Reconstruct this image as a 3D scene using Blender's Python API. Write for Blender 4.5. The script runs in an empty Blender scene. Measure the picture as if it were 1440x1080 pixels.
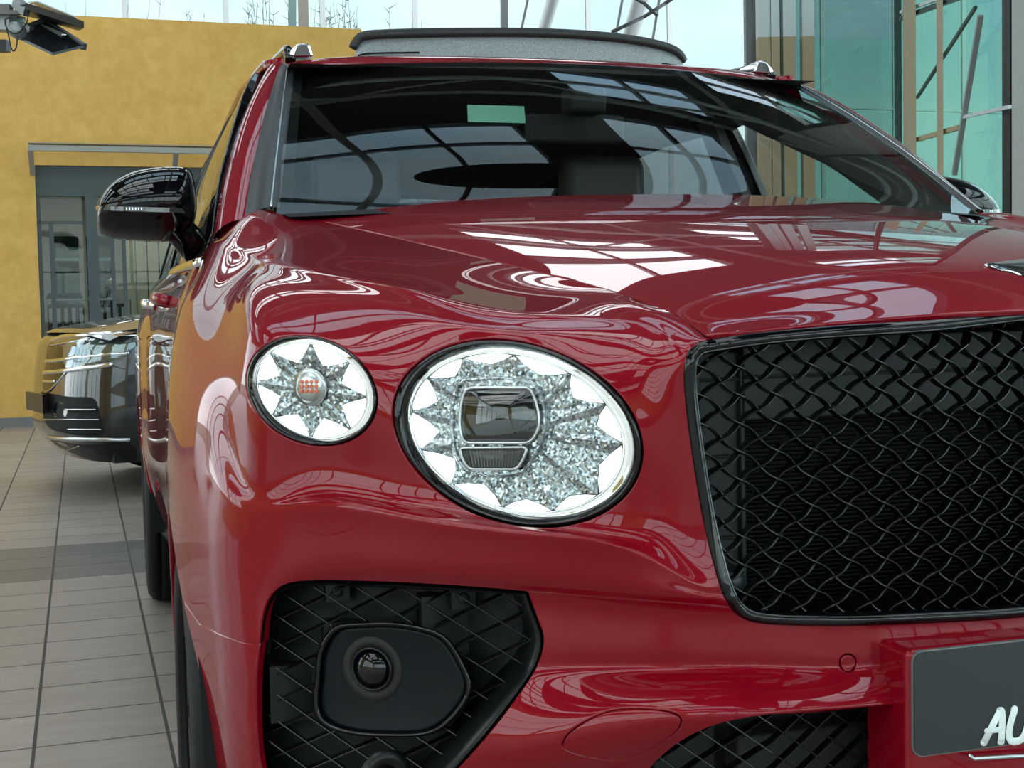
import bpy, bmesh, math, random
import numpy as np
from mathutils import Vector, Matrix
from mathutils.bvhtree import BVHTree
from mathutils.geometry import delaunay_2d_cdt
random.seed(7)
PI = math.pi
SC = bpy.context.scene
COL = SC.collection
# ------------------------------------------------------------------ camera
FPX = 1850.0
CAM = Vector((-1.05, -1.20, 1.05))
YAW = math.radians(16.55); PITCH = math.radians(3.0); ROLL = math.radians(1.2)
_F = Vector((math.sin(YAW)*math.cos(PITCH), math.cos(YAW)*math.cos(PITCH), -math.sin(PITCH)))
_R = Vector((math.cos(YAW), -math.sin(YAW), 0))
_U = _R.cross(_F)
_R, _U = _R*math.cos(ROLL)-_U*math.sin(ROLL), _U*math.cos(ROLL)+_R*math.sin(ROLL)
def ray(px, py):
    return (_F + _R*((px-720)/FPX) - _U*((py-540)/FPX)).normalized()
def proj(p):
    d = Vector(p)-CAM
    z = d.dot(_F)
    return (720+FPX*d.dot(_R)/z, 540-FPX*d.dot(_U)/z, z)
def PY(px, py, y):
    r = ray(px, py); return CAM + r*((y-CAM.y)/r.y)
def PX(px, py, x):
    r = ray(px, py); return CAM + r*((x-CAM.x)/r.x)
def PZ(px, py, z):
    r = ray(px, py); return CAM + r*((z-CAM.z)/r.z)
def PD(px, py, d):
    r = ray(px, py); return CAM + r*(d/r.dot(_F))
cam_d = bpy.data.cameras.new('camera'); cam = bpy.data.objects.new('camera', cam_d); COL.objects.link(cam)
cam_d.sensor_width = 36.0; cam_d.lens = FPX/1440*36.0; cam_d.clip_start = 0.02; cam_d.clip_end = 500
M = Matrix((( _R.x, _U.x, -_F.x), (_R.y, _U.y, -_F.y), (_R.z, _U.z, -_F.z)))
cam.matrix_world = Matrix.Translation(CAM) @ M.to_4x4()
SC.camera = cam
# ------------------------------------------------------------------ materials
def new_mat(name):
    m = bpy.data.materials.new(name); m.use_nodes = True
    nt = m.node_tree; nt.nodes.clear()
    out = nt.nodes.new('ShaderNodeOutputMaterial')
    return m, nt, out
def link(nt, a, b): nt.links.new(a, b)
def bsdf(name, color, rough=0.5, metal=0.0, coat=0.0, spec=0.5, trans=0.0, ior=1.5, emit=None, estr=0.0, coat_rough=0.02, bump=None, alpha=1.0, sheen=0.0):
    m, nt, out = new_mat(name)
    b = nt.nodes.new('ShaderNodeBsdfPrincipled')
    b.inputs['Base Color'].default_value = (*color, 1)
    b.inputs['Roughness'].default_value = rough
    b.inputs['Metallic'].default_value = metal
    b.inputs['Coat Weight'].default_value = coat
    b.inputs['Coat Roughness'].default_value = coat_rough
    b.inputs['Specular IOR Level'].default_value = spec
    b.inputs['Transmission Weight'].default_value = trans
    b.inputs['IOR'].default_value = ior
    b.inputs['Alpha'].default_value = alpha
    if emit: b.inputs['Emission Color'].default_value = (*emit, 1); b.inputs['Emission Strength'].default_value = estr
    link(nt, b.outputs[0], out.inputs[0])
    if bump:
        sc, st, dist = bump
        t = nt.nodes.new('ShaderNodeTexNoise'); t.inputs['Scale'].default_value = sc; t.inputs['Detail'].default_value = 6
        tc = nt.nodes.new('ShaderNodeTexCoord'); link(nt, tc.outputs['Object'], t.inputs['Vector'])
        bm = nt.nodes.new('ShaderNodeBump'); bm.inputs['Strength'].default_value = st; bm.inputs['Distance'].default_value = dist
        link(nt, t.outputs['Fac'], bm.inputs['Height']); link(nt, bm.outputs[0], b.inputs['Normal'])
    return m
def glassy(name, tint=(1, 1, 1), refl=1.0, rough=0.0, ior=1.5, dens=1.0):
    """thin glass: fresnel mirror over a tinted see-through"""
    m, nt, out = new_mat(name)
    tr = nt.nodes.new('ShaderNodeBsdfTransparent'); tr.inputs[0].default_value = (*tint, 1)
    gl = nt.nodes.new('ShaderNodeBsdfGlossy'); gl.inputs['Roughness'].default_value = rough
    geo = nt.nodes.new('ShaderNodeNewGeometry'); dt = nt.nodes.new('ShaderNodeVectorMath'); dt.operation = 'DOT_PRODUCT'
    link(nt, geo.outputs['Incoming'], dt.inputs[0]); link(nt, geo.outputs['Normal'], dt.inputs[1])
    def mt(op, a, b):
        n = nt.nodes.new('ShaderNodeMath'); n.operation = op
        for k, v in enumerate((a, b)):
            if isinstance(v, (int, float)): n.inputs[k].default_value = v
            else: link(nt, v, n.inputs[k])
        return n.outputs[0]
    f0 = ((ior-1)/(ior+1))**2; c = mt('ABSOLUTE', dt.outputs['Value'], 0.0)
    mul = nt.nodes.new('ShaderNodeMath'); mul.operation = 'MULTIPLY'; mul.inputs[1].default_value = refl; mul.use_clamp = True
    link(nt, mt('ADD', mt('MULTIPLY', mt('POWER', mt('SUBTRACT', 1.0, c), 5.0), 1-f0), f0), mul.inputs[0])
    mx = nt.nodes.new('ShaderNodeMixShader')
    link(nt, mul.outputs[0], mx.inputs[0])
    link(nt, tr.outputs[0], mx.inputs[1]); link(nt, gl.outputs[0], mx.inputs[2]); link(nt, mx.outputs[0], out.inputs[0])
    return m
# ------------------------------------------------------------------ objects
def put(o, parent=None, name=None):
    if o.name not in COL.objects: COL.objects.link(o)
    if parent is not None:
        o.parent = parent
    return o
def mesh_obj(name, verts, faces, mat=None, parent=None, smooth=True, mats=None, fmat=None, normals=None):
    me = bpy.data.meshes.new(name)
    me.from_pydata([tuple(v) for v in verts], [], [tuple(f) for f in faces])
    if mats:
        for mm in mats: me.materials.append(mm)
        me.polygons.foreach_set('material_index', fmat)
    elif mat: me.materials.append(mat)
    if smooth: me.polygons.foreach_set('use_smooth', [True]*len(me.polygons))
    me.update()
    if normals is not None: me.normals_split_custom_set_from_vertices([tuple(n) for n in normals])
    o = bpy.data.objects.new(name, me); put(o, parent)
    return o
def empty(name, loc, label=None, cat=None, group=None, rz=0):
    o = bpy.data.objects.new(name, None); o.location = loc; o.rotation_euler = (0, 0, rz); o.empty_display_size = .1
    COL.objects.link(o)
    tag(o, label, cat, group); return o
def tag(o, label=None, cat=None, group=None, kind=None):
    if label: o['label'] = label
    if cat: o['category'] = cat
    if group: o['group'] = group
    if kind: o['kind'] = kind
    return o
class MB:
    """collects shapes, then links them as ONE mesh"""
    def __init__(s): s.v = []; s.f = []; s.sm = []
    def add(s, v, f, sm=False):
        n = len(s.v); s.v += [Vector(p) for p in v]; s.f += [tuple(i+n for i in q) for q in f]; s.sm += [sm]*len(f)
        return s
    def box(s, a, b, m=None):
        x0, y0, z0 = a; x1, y1, z1 = b
        v = [Vector(p) for p in ((x0,y0,z0),(x1,y0,z0),(x1,y1,z0),(x0,y1,z0),(x0,y0,z1),(x1,y0,z1),(x1,y1,z1),(x0,y1,z1))]
        if m is not None: v = [m @ p for p in v]
        return s.add(v, [(0,3,2,1),(4,5,6,7),(0,1,5,4),(1,2,6,5),(2,3,7,6),(3,0,4,7)])
    def bar(s, p, q, w, h=None, up=(0,0,1)):
        """rectangular bar from p to q, w wide and h high"""
        p = Vector(p); q = Vector(q); h = w if h is None else h
        d = (q-p).normalized(); up = Vector(up)
        if abs(d.dot(up)) > .98: up = Vector((0,1,0))
        r = d.cross(up).normalized(); u = r.cross(d).normalized()
        v = [c + r*a*w/2 + u*b*h/2 for c in (p, q) for a, b in ((-1,-1),(1,-1),(1,1),(-1,1))]
        return s.add(v, [(3,2,1,0),(4,5,6,7),(0,1,5,4),(1,2,6,5),(2,3,7,6),(3,0,4,7)])
    def tube(s, pts, r, n=8, closed=False, caps=True, up=None):
        pts = [Vector(p) for p in pts]; k = len(pts)
        rr = r if isinstance(r, (list, tuple)) else [r]*k
        vs = []; prev = None
        for i, p in enumerate(pts):
            if closed: d = pts[(i+1) % k]-pts[i-1]
            else: d = pts[min(i+1, k-1)]-pts[max(i-1, 0)]
            d.normalize()
            if prev is None:
                a = Vector(up) if up else (Vector((0,0,1)) if abs(d.z) < .9 else Vector((0,1,0)))
            else: a = prev
            a = (a - d*a.dot(d)).normalized(); prev = a; b = d.cross(a)
            for j in range(n):
                t = 2*PI*j/n; vs.append(p + (a*math.cos(t)+b*math.sin(t))*rr[i])
        fs = []
        m = k if closed else k-1
        for i in range(m):
            for j in range(n):
                i2 = (i+1) % k
                fs.append((i*n+j, i2*n+j, i2*n+(j+1) % n, i*n+(j+1) % n))
        if caps and not closed:
            fs.append(tuple(range(n))); fs.append(tuple((k-1)*n+j for j in reversed(range(n))))
        return s.add(vs, fs, True)
    def sweep(s, pts, prof, ups=None, closed=False, sm=True, closeprof=True):
        """sweep a 2D profile (a along side, b along up) along pts; ups gives the up vector per point"""
        pts = [Vector(p) for p in pts]; k = len(pts); n = len(prof); vs = []
        for i, p in enumerate(pts):
            if closed: d = pts[(i+1) % k]-pts[i-1]
            else: d = pts[min(i+1, k-1)]-pts[max(i-1, 0)]
            d.normalize()
            u = Vector(ups[i] if isinstance(ups, list) else (ups or (0,0,1)))
            u = (u-d*u.dot(d)).normalized(); r = d.cross(u)
            for a, b in prof: vs.append(p+r*a+u*b)
        fs = []
        for i in range(k if closed else k-1):
            i2 = (i+1) % k
            for j in range(n if closeprof else n-1):
                fs.append((i*n+j, i2*n+j, i2*n+(j+1) % n, i*n+(j+1) % n))
        if not closed and closeprof:
            fs.append(tuple(range(n))); fs.append(tuple((k-1)*n+j for j in reversed(range(n))))
        return s.add(vs, fs, sm)
    def lathe(s, prof, o=(0,0,0), axis=(0,0,1), n=32, caps=False, ref=None):
        """prof = [(r, h)...] around axis from o"""
        ax = Vector(axis).normalized(); a = Vector(ref) if ref else (Vector((0,0,1)) if abs(ax.z) < .9 else Vector((1,0,0)))
        a = (a-ax*a.dot(ax)).normalized(); b = ax.cross(a); o = Vector(o); vs = []
        for r, h in prof:
            for j in range(n):
                t = 2*PI*j/n; vs.append(o+ax*h+(a*math.cos(t)+b*math.sin(t))*r)
        fs = []
        for i in range(len(prof)-1):
            for j in range(n): fs.append((i*n+j, i*n+(j+1) % n, (i+1)*n+(j+1) % n, (i+1)*n+j))
        if caps: fs.append(tuple(reversed(range(n)))); fs.append(tuple((len(prof)-1)*n+j for j in range(n)))
        return s.add(vs, fs, True)
    def poly(s, pts, ext=None):
        """polygon, extruded by vector ext when given"""
        pts = [Vector(p) for p in pts]; n = len(pts)
        if ext is None: return s.add(pts, [tuple(range(n))])
        e = Vector(ext)
        return s.add(pts+[p+e for p in pts], [tuple(reversed(range(n))), tuple(range(n, 2*n))]+[(i, (i+1) % n, n+(i+1) % n, n+i) for i in range(n)])
    def mirror(s):
        s.v = [Vector((-p.x, p.y, p.z)) for p in s.v]; s.f = [tuple(reversed(q)) for q in s.f]; return s
    def grid(s, P, sm=True, flip=False):
        """P[i][j] of points"""
        ni = len(P); nj = len(P[0]); v = [p for row in P for p in row]; f = []
        for i in range(ni-1):
            for j in range(nj-1):
                q = (i*nj+j, i*nj+j+1, (i+1)*nj+j+1, (i+1)*nj+j)
                f.append(tuple(reversed(q)) if flip else q)
        return s.add(v, f, sm)
    def build(s, name, mat, parent=None, smooth=None, bevel=0, seg=2):
        me = bpy.data.meshes.new(name); me.from_pydata([tuple(p) for p in s.v], [], s.f)
        me.materials.append(mat)
        me.polygons.foreach_set('use_smooth', s.sm if smooth is None else [smooth]*len(s.f)); me.update()
        o = bpy.data.objects.new(name, me); put(o, parent)
        if bevel:
            b = o.modifiers.new('bevel', 'BEVEL'); b.width = bevel; b.segments = seg; b.limit_method = 'ANGLE'; b.angle_limit = .6
            me.polygons.foreach_set('use_smooth', [True]*len(s.f))
            w = o.modifiers.new('wn', 'WEIGHTED_NORMAL'); w.keep_sharp = True
        return o
# ------------------------------------------------------------------ C2 spline surfaces
def _nat(t, Y, tt):
    """natural cubic spline through (t, Y) evaluated at tt; Y is (n, k)"""
    n = len(t); h = np.diff(t)
    A = np.zeros((n, n)); B = np.zeros((n,)+Y.shape[1:])
    A[0, 0] = 1; A[-1, -1] = 1
    for i in range(1, n-1):
        A[i, i-1] = h[i-1]; A[i, i] = 2*(h[i-1]+h[i]); A[i, i+1] = h[i]
        B[i] = 6*((Y[i+1]-Y[i])/h[i]-(Y[i]-Y[i-1])/h[i-1])
    K = np.linalg.solve(A, B.reshape(n, -1)).reshape(B.shape)
    i = np.clip(np.searchsorted(t, tt, side='right')-1, 0, n-2)
    hi = h[i]; a = (t[i+1]-tt)/hi; b = (tt-t[i])/hi
    e = (slice(None),)+(None,)*(Y.ndim-1)
    return a[e]*Y[i]+b[e]*Y[i+1]+((a**3-a)[e]*K[i]+(b**3-b)[e]*K[i+1])*(hi**2)[e]/6
def spline(pts, n, closed=False, knots=None):
    """C2-ish curve through pts, n samples"""
    P = np.array([tuple(p) for p in pts], float)
    if closed:
        k = len(P); P = np.concatenate([P[-4:], P, P[:5]])
        t = np.concatenate([[0], np.cumsum(np.sqrt(np.linalg.norm(np.diff(P, axis=0), axis=1))+1e-9)])
        tt = np.linspace(t[4], t[4+k], n, endpoint=False)
    else:
        t = np.concatenate([[0], np.cumsum(np.sqrt(np.linalg.norm(np.diff(P, axis=0), axis=1))+1e-9)])
        tt = np.linspace(t[0], t[-1], n)
    return [Vector(p) for p in _nat(t, P, tt)]
class Surf:
    """tensor C2 surface through a grid G[row][col] of points. u along columns, v along rows, both 0..1"""
    def __init__(s, G, nu=240, nv=200, flip=False):
        G = np.array([[tuple(p) for p in r] for r in G], float); s.G = G
        du = np.linalg.norm(np.diff(G, axis=1), axis=2).mean(axis=0)+1e-3
        dv = np.linalg.norm(np.diff(G, axis=0), axis=2).mean(axis=1)+1e-3
        s.tu = np.concatenate([[0], np.cumsum(du)]); s.tu /= s.tu[-1]
        s.tv = np.concatenate([[0], np.cumsum(dv)]); s.tv /= s.tv[-1]
        s.nu, s.nv = nu, nv
        s.su = np.linspace(0, 1, nu); s.sv = np.linspace(0, 1, nv)
        A = _nat(s.tv, G, s.sv)                       # nv x cols x 3
        s.P = np.transpose(_nat(s.tu, np.transpose(A, (1, 0, 2)), s.su), (1, 0, 2))   # nv x nu x 3
        Pu = np.gradient(s.P, s.su, axis=1); Pv = np.gradient(s.P, s.sv, axis=0)
        N = np.cross(Pu, Pv); N /= np.linalg.norm(N, axis=2)[..., None]+1e-12
        s.N = -N if flip else N
        s.flip = flip
        v = [tuple(p) for p in s.P.reshape(-1, 3)]; f = []
        for i in range(nv-1):
            for j in range(nu-1): f.append((i*nu+j, i*nu+j+1, (i+1)*nu+j+1, (i+1)*nu+j))
        s.f = f; s.bvh = BVHTree.FromPolygons(v, f)
    def at(s, u, v):
        x = min(max(u, 0), 1)*(s.nu-1); y = min(max(v, 0), 1)*(s.nv-1)
        i = min(int(y), s.nv-2); j = min(int(x), s.nu-2); a = x-j; b = y-i
        def mix(T): return (T[i, j]*(1-a)+T[i, j+1]*a)*(1-b)+(T[i+1, j]*(1-a)+T[i+1, j+1]*a)*b
        n = mix(s.N); n = n/np.linalg.norm(n)
        return Vector(mix(s.P)), Vector(n)
    def _uv(s, loc, idx):
        i = idx//(s.nu-1); j = idx % (s.nu-1)
        p00 = Vector(s.P[i, j]); p10 = Vector(s.P[i, j+1]); p01 = Vector(s.P[i+1, j]); p11 = Vector(s.P[i+1, j+1])
        a = b = .5
        for _ in range(6):
            q = p00*(1-a)*(1-b)+p10*a*(1-b)+p01*(1-a)*b+p11*a*b
            da = (p10-p00)*(1-b)+(p11-p01)*b; db = (p01-p00)*(1-a)+(p11-p10)*a
            r = loc-q; m11 = da.dot(da); m12 = da.dot(db); m22 = db.dot(db); r1 = da.dot(r); r2 = db.dot(r)
            det = m11*m22-m12*m12
            if abs(det) < 1e-18: break
            a += (m22*r1-m12*r2)/det; b += (m11*r2-m12*r1)/det
        a = min(max(a, 0), 1); b = min(max(b, 0), 1)
        return ((j+a)/(s.nu-1), (i+b)/(s.nv-1))
    def hit(s, px, py):
        r = ray(px, py); loc, n, idx, d = s.bvh.ray_cast(CAM, r)
        if loc is None: return None
        return s._uv(loc, idx)
    def cast(s, o, d):
        loc, n, idx, dd = s.bvh.ray_cast(Vector(o), Vector(d).normalized())
        if loc is None: return None
        return s._uv(loc, idx)
    def near(s, p):
        loc, n, idx, d = s.bvh.find_nearest(Vector(p)); return s._uv(loc, idx)
    def hits(s, pix):
        out = [s.hit(*p) for p in pix]
        bad = [pix[i] for i, q in enumerate(out) if q is None]
        if bad: print('MISS', bad[:6])
        return [q for q in out if q is not None]
def fair(G, its=250, dt=.02, n=(34, 60)):
    """resample a control grid and relax its bending, borders pinned"""
    S0 = Surf(G, n[1], n[0]); P = S0.P.copy()
    def lap(A):
        L_ = np.zeros_like(A); L_[1:-1, 1:-1] = (A[2:, 1:-1]+A[:-2, 1:-1]+A[1:-1, 2:]+A[1:-1, :-2]-4*A[1:-1, 1:-1]); return L_
    P0 = P.copy()
    for _ in range(its): P -= dt*lap(lap(P)); P[:2] = P0[:2]; P[-1:] = P0[-1:]; P[:, :1] = P0[:, :1]; P[:, -1:] = P0[:, -1:]
    return P
def rpoly(pts, r, seg=6):
    """2D polygon with rounded corners"""
    out = []; n = len(pts)
    for i in range(n):
        p0, p1, p2 = (Vector((*pts[(i+k) % n], 0)) for k in (-1, 0, 1)); a = (p0-p1); b = (p2-p1); rr = min(r, a.length*.45, b.length*.45)
        A = p1+a.normalized()*rr; Bq = p1+b.normalized()*rr
        for k in range(seg+1): t = k/seg; q = A*(1-t)**2+p1*2*t*(1-t)+Bq*t*t; out.append((q.x, q.y))
    return out
def inpoly(p, poly):
    x, y = p; c = False; n = len(poly); j = n-1
    for i in range(n):
        xi, yi = poly[i]; xj, yj = poly[j]
        if (yi > y) != (yj > y) and x < (xj-xi)*(y-yi)/(yj-yi)+xi: c = not c
        j = i
    return c
def dens(loop, step, closed=True):
    out = []; n = len(loop)
    for i in range(n if closed else n-1):
        a = loop[i]; b = loop[(i+1) % n]; k = max(1, int(math.hypot(b[0]-a[0], b[1]-a[1])/step))
        for j in range(k): out.append((a[0]+(b[0]-a[0])*j/k, a[1]+(b[1]-a[1])*j/k))
    if not closed: out.append(loop[-1])
    return out
def panel(S, outer, holes=(), nu=None, nv=None, flange=0.012, fl_in=0.003, gap=0.0):
    """trimmed panel of S inside the uv polygon `outer`, without `holes` -> verts, faces, normals.
    Edges get a return flange of depth `flange` so that the sheet reads as thick."""
    nu = nu or S.nu; nv = nv or S.nv
    step = 1.0/max(nu, nv)
    loops = [dens(outer, step*1.2)]+[dens(h, step*1.2) for h in holes]
    pts = []; edges = []
    for L in loops:
        n0 = len(pts); pts += [Vector(p) for p in L]; m = len(L)
        edges += [(n0+i, n0+(i+1) % m) for i in range(m)]
    nb = len(pts)
    ball = np.array([tuple(p) for p in pts])
    # coarse occupancy of boundary points so that grid points are not put too near them
    occ = set()
    for p in ball: occ.add((int(p[0]*nu*1.0), int(p[1]*nv*1.0)))
    u0, u1 = min(p[0] for p in outer), max(p[0] for p in outer); v0, v1 = min(p[1] for p in outer), max(p[1] for p in outer)
    # scanline inside test
    allL = [np.array(L) for L in loops]
    for i in range(nv+1):
        v = i/nv
        if v <= v0 or v >= v1: continue
        xs = []
        for L in allL:
            a = L; b = np.roll(L, -1, axis=0)
            m = (a[:, 1] > v) != (b[:, 1] > v)
            if m.any(): xs += list(a[m, 0]+(v-a[m, 1])*(b[m, 0]-a[m, 0])/(b[m, 1]-a[m, 1]))
        xs.sort()
        for q in range(0, len(xs)-1, 2):
            for j in range(int(math.ceil(xs[q]*nu)), int(math.floor(xs[q+1]*nu))+1):
                u = j/nu
                if u-xs[q] < .35/nu or xs[q+1]-u < .35/nu: continue
                near = False
                for dx in (-1, 0):
                    for dy in (-1, 0):
                        if (j+dx, i+dy) in occ: near = True
                if near: continue
                pts.append(Vector((u, v)))
    r = delaunay_2d_cdt(pts, edges, [], 0, 1e-7)
    vv, ff = r[0], r[2]
    keep = []
    L0 = [tuple(p) for p in outer]; H = [[tuple(p) for p in h] for h in holes]
    # triangle inside test through its centre (vectorised)
    C = np.array([[(vv[f[0]].x+vv[f[1]].x+vv[f[2]].x)/3, (vv[f[0]].y+vv[f[1]].y+vv[f[2]].y)/3] for f in ff])
    def inside(C, L):
        L = np.array(L); c = np.zeros(len(C), bool); n = len(L); j = n-1
        for i in range(n):
            xi, yi = L[i]; xj, yj = L[j]
            if yi != yj:
                m = (yi > C[:, 1]) != (yj > C[:, 1]); m &= C[:, 0] < (xj-xi)*(C[:, 1]-yi)/(yj-yi)+xi
                c ^= m
            j = i
        return c
    ok = inside(C, L0)
    for h in H: ok &= ~inside(C, h)
    ff = [f for f, k in zip(ff, ok) if k]
    used = sorted({i for f in ff for i in f}); rem = {k: i for i, k in enumerate(used)}
    V = []; N = []
    for k in used:
        p, n = S.at(vv[k].x, vv[k].y); V.append(p); N.append(n)
    F = []
    for f in ff:
        a, b, c = (rem[i] for i in f)
        nn = (V[b]-V[a]).cross(V[c]-V[a])
        F.append((a, b, c) if nn.dot(N[a]) > 0 else (a, c, b))
    # flange
    if flange:
        cnt = {}
        for f in F:
            for i in range(3):
                e = (f[i], f[(i+1) % 3]); cnt[e] = cnt.get(e, 0)+1
        bd = [e for e in cnt if (e[1], e[0]) not in cnt]
        outd = {}
        for a, b in bd:
            t = (V[b]-V[a])
            for k in (a, b):
                o = t.cross(N[k]); outd[k] = outd.get(k, Vector())+o
        ids = {}
        rad = min(fl_in, flange)
        for k, o in outd.items():
            o = o.normalized() if o.length > 0 else Vector((0, 0, 1))
            # shrink edge a bit to open the gap, round it over, then go down
            p = V[k]; n = N[k]
            c = [p+o*(rad*.3-gap)-n*rad*.3, p+o*(rad*.38-gap)-n*rad, p+o*(rad*.38-gap)-n*flange]
            V[k] = p-o*gap
            nr = [(n+o).normalized(), o, o]
            ids[k] = []
            for q, m in zip(c, nr): ids[k].append(len(V)); V.append(q); N.append(m)
        for a, b in bd:
            A = [a]+ids[a]; B = [b]+ids[b]
            for i in range(3): F.append((B[i], A[i], A[i+1], B[i+1]))
    return V, F, N
def panel_obj(name, S, outer, holes, mat, parent, mirror=False, both=False, **k):
    V, F, N = panel(S, outer, holes, **k)
    if mirror or both:
        V2 = [Vector((-p.x, p.y, p.z)) for p in V]; N2 = [Vector((-p.x, p.y, p.z)) for p in N]; F2 = [tuple(reversed(f)) for f in F]
        if both:
            n = len(V); V = V+V2; N = N+N2; F = F+[tuple(i+n for i in f) for f in F2]
        else: V, F, N = V2, F2, N2
    return mesh_obj(name, V, F, mat, parent, normals=N)
def carpaint():
    m, nt, out = new_mat('red_paint')
    b = nt.nodes.new('ShaderNodeBsdfPrincipled')
    b.inputs['Base Color'].default_value = (.24, .0004, .0095, 1); b.inputs['Metallic'].default_value = .12
    b.inputs['Roughness'].default_value = .5; b.inputs['Specular IOR Level'].default_value = .05; b.inputs['Coat Weight'].default_value = 1; b.inputs['Coat Roughness'].default_value = .004
    b.inputs['Coat IOR'].default_value = 1.43
    t = nt.nodes.new('ShaderNodeTexNoise'); t.inputs['Scale'].default_value = 900; t.inputs['Detail'].default_value = 1
    tc = nt.nodes.new('ShaderNodeTexCoord'); link(nt, tc.outputs['Object'], t.inputs['Vector'])
    bm = nt.nodes.new('ShaderNodeBump'); bm.inputs['Strength'].default_value = .08; bm.inputs['Distance'].default_value = .0005
    link(nt, t.outputs['Fac'], bm.inputs['Height']); link(nt, bm.outputs[0], b.inputs['Normal'])
    link(nt, b.outputs[0], out.inputs[0]); return m
PAINT = carpaint()
GLOSSBLK = bsdf('gloss_black', (.002,.002,.003), rough=.04)
SATBLK = bsdf('satin_black', (.006,.007,.008), rough=.32, spec=.35)
MATBLK = bsdf('matt_black', (.006,.007,.008), rough=.7, spec=.25)
RUBBER = bsdf('rubber', (.012,.012,.012), rough=.62)
TYRE = bsdf('tyre_rubber', (.006,.006,.007), rough=.6, spec=.2)
DARKPL = bsdf('dark_plastic', (.030,.036,.038), rough=.42)
CHROME = bsdf('chrome', (.80,.82,.84), rough=.06, metal=1)
SATCHROME = bsdf('satin_metal', (.55,.57,.58), rough=.25, metal=1)
# ------------------------------------------------------------------ body surfaces of the red car (its right half; x<0)
_yb = [(1700,0.0),(1440,0.0),(1290,.010),(1160,.022),(1060,.036),(1000,.050),(950,.064),(880,.090),(727,.150),(555,.240),(437,.325),(350,.405),(290,.52)]
def yb(px):
    for (a, ya), (b, ybb) in zip(_yb, _yb[1:]):
        if a >= px >= b: return ya+(ybb-ya)*(a-px)/(a-b)
    return _yb[0][1] if px > 1700 else _yb[-1][1]
def Q(px, py, off=0.0): return PY(px, py, yb(px)+off)
SH = [PY(990,472,.070), PY(962,450,.125), PY(915,427,.20), PY(850,402,.33), PY(755,384,.50), PY(650,357,.70), PY(560,335,.90), PY(490,320,1.06), PY(440,308,1.20), PY(405,301,1.32), PY(375,297,1.46)]
SH = SH[:2]+[a_*.25+b_*.5+c_*.25 for a_, b_, c_ in zip(SH[1:], SH[2:], SH[3:])]+[SH[-1]]
#            row:   0            1           2            3            4            5 lip        6           7 ledge       8            9 lamp       10          11           12          13 shut
def mcol(x, y0):
    zs = [.34,.53,.615,.682,.725,.745,.77,.80,.83,.91,.98,1.005,1.015,1.022,1.03]
    of = [.06,.01,-.018,.006,.007,.004,.004,.005,.006,.008,.010,.010,.010,.010,.012]
    return [(x, y0+o, z) for z, o in zip(zs, of)]
colm0 = mcol(.0, .0); colm1 = mcol(-.14, .001); colm2 = mcol(-.27, .010)
m3 = [Q(1160,1230,.06),Q(1160,1075,.01),Q(1160,1003,-.036),Q(1160,940,.006),Q(1160,880,.007),Q(1160,862,.004),Q(1160,830,.004),Q(1160,790,.006),Q(1160,750,.01),Q(1160,640,.008),Q(1160,530,.010),Q(1160,490,.010),Q(1160,473,.010),Q(1160,463,.010),Q(1160,455,.012)]
c0 = [Q(1060,1230,.06),Q(1060,1075,.005),Q(1060,1000,-.045),Q(1060,938,.006),Q(1060,868,.006),Q(1055,852,.002),Q(1052,835,.001),Q(1050,810,.002),Q(1045,780,.004),Q(1030,650,.008),Q(1015,540,.008),Q(1010,500,.007),Q(1012,486,.006),Q(1014,476,.006),Q(1015,468,.006)]
c1 = [Q(1000,1230,.06),Q(1000,1080,.005),Q(1000,1000,-.042),Q(1000,938,.008),Q(1003,862,.006),Q(1004,845,-.002),Q(1000,836,-.003),Q(996,826,-.004),Q(990,800,.0),Q(972,650,.004),Q(964,545,.002),Q(966,510,.0),Q(971,494,.001),Q(981,480,.004),SH[0]]
c1b= [Q(950,1230,.06),Q(950,1090,.008),Q(950,1003,-.040),Q(952,938,.010),Q(955,858,.005),Q(955,841,-.004),Q(952,824,-.006),Q(948,805,-.006),Q(944,780,.0),Q(935,650,.003),Q(930,535,.002),Q(930,500,.010),Q(938,474,.026),Q(950,460,.042),SH[1]]
c2 = [Q(880,1230,.06),Q(880,1105,.012),Q(880,1010,-.034),Q(880,938,.012),Q(882,852,.007),Q(884,834,-.004),Q(884,805,-.010),Q(884,773,-.014),Q(882,762,-.004),Q(885,610,.0),Q(885,510,.015),Q(888,475,.04),Q(893,453,.066),Q(905,437,.09),SH[2]]
c3 = [Q(727,1230,.06),Q(727,1130,.022),Q(727,1040,-.015),Q(727,938,.014),Q(727,836,.012),Q(727,817,.0),Q(727,782,-.008),Q(727,749,-.014),Q(727,738,.002),Q(727,605,.012),Q(727,485,.045),Q(715,461,.060),Q(712,440,.092),Q(780,416,.215),SH[3]]
c4 = [Q(550,1230,.06),Q(550,1130,.030),Q(550,1040,.010),Q(550,938,.010),Q(550,828,.020),Q(550,806,.004),Q(550,765,-.005),Q(550,724,-.012),Q(550,711,.004),Q(550,580,.010),Q(552,475,.055),Q(546,428,.115),Q(560,404,.170),Q(608,381,.34),SH[5]]
c5 = [Q(437,1230,.05),Q(437,1130,.030),Q(437,1040,.012),Q(437,938,.008),Q(437,828,.016),Q(437,806,.004),Q(437,760,-.003),Q(437,711,-.009),Q(437,697,.006),Q(437,548,.004),Q(437,465,.050),Q(435,412,.150),Q(455,385,.245),Q(505,359,.43),SH[6]]
c6 = [Q(352,1230,.03),Q(350,1130,.015),Q(348,1040,-.002),Q(348,938,-.010),Q(347,838,-.012),Q(346,815,-.013),Q(346,765,-.013),Q(347,715,-.010),Q(350,700,-.003),Q(350,545,.0),Q(348,450,.06),Q(352,402,.20),Q(385,369,.36),Q(433,342,.58),SH[7]]
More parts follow.
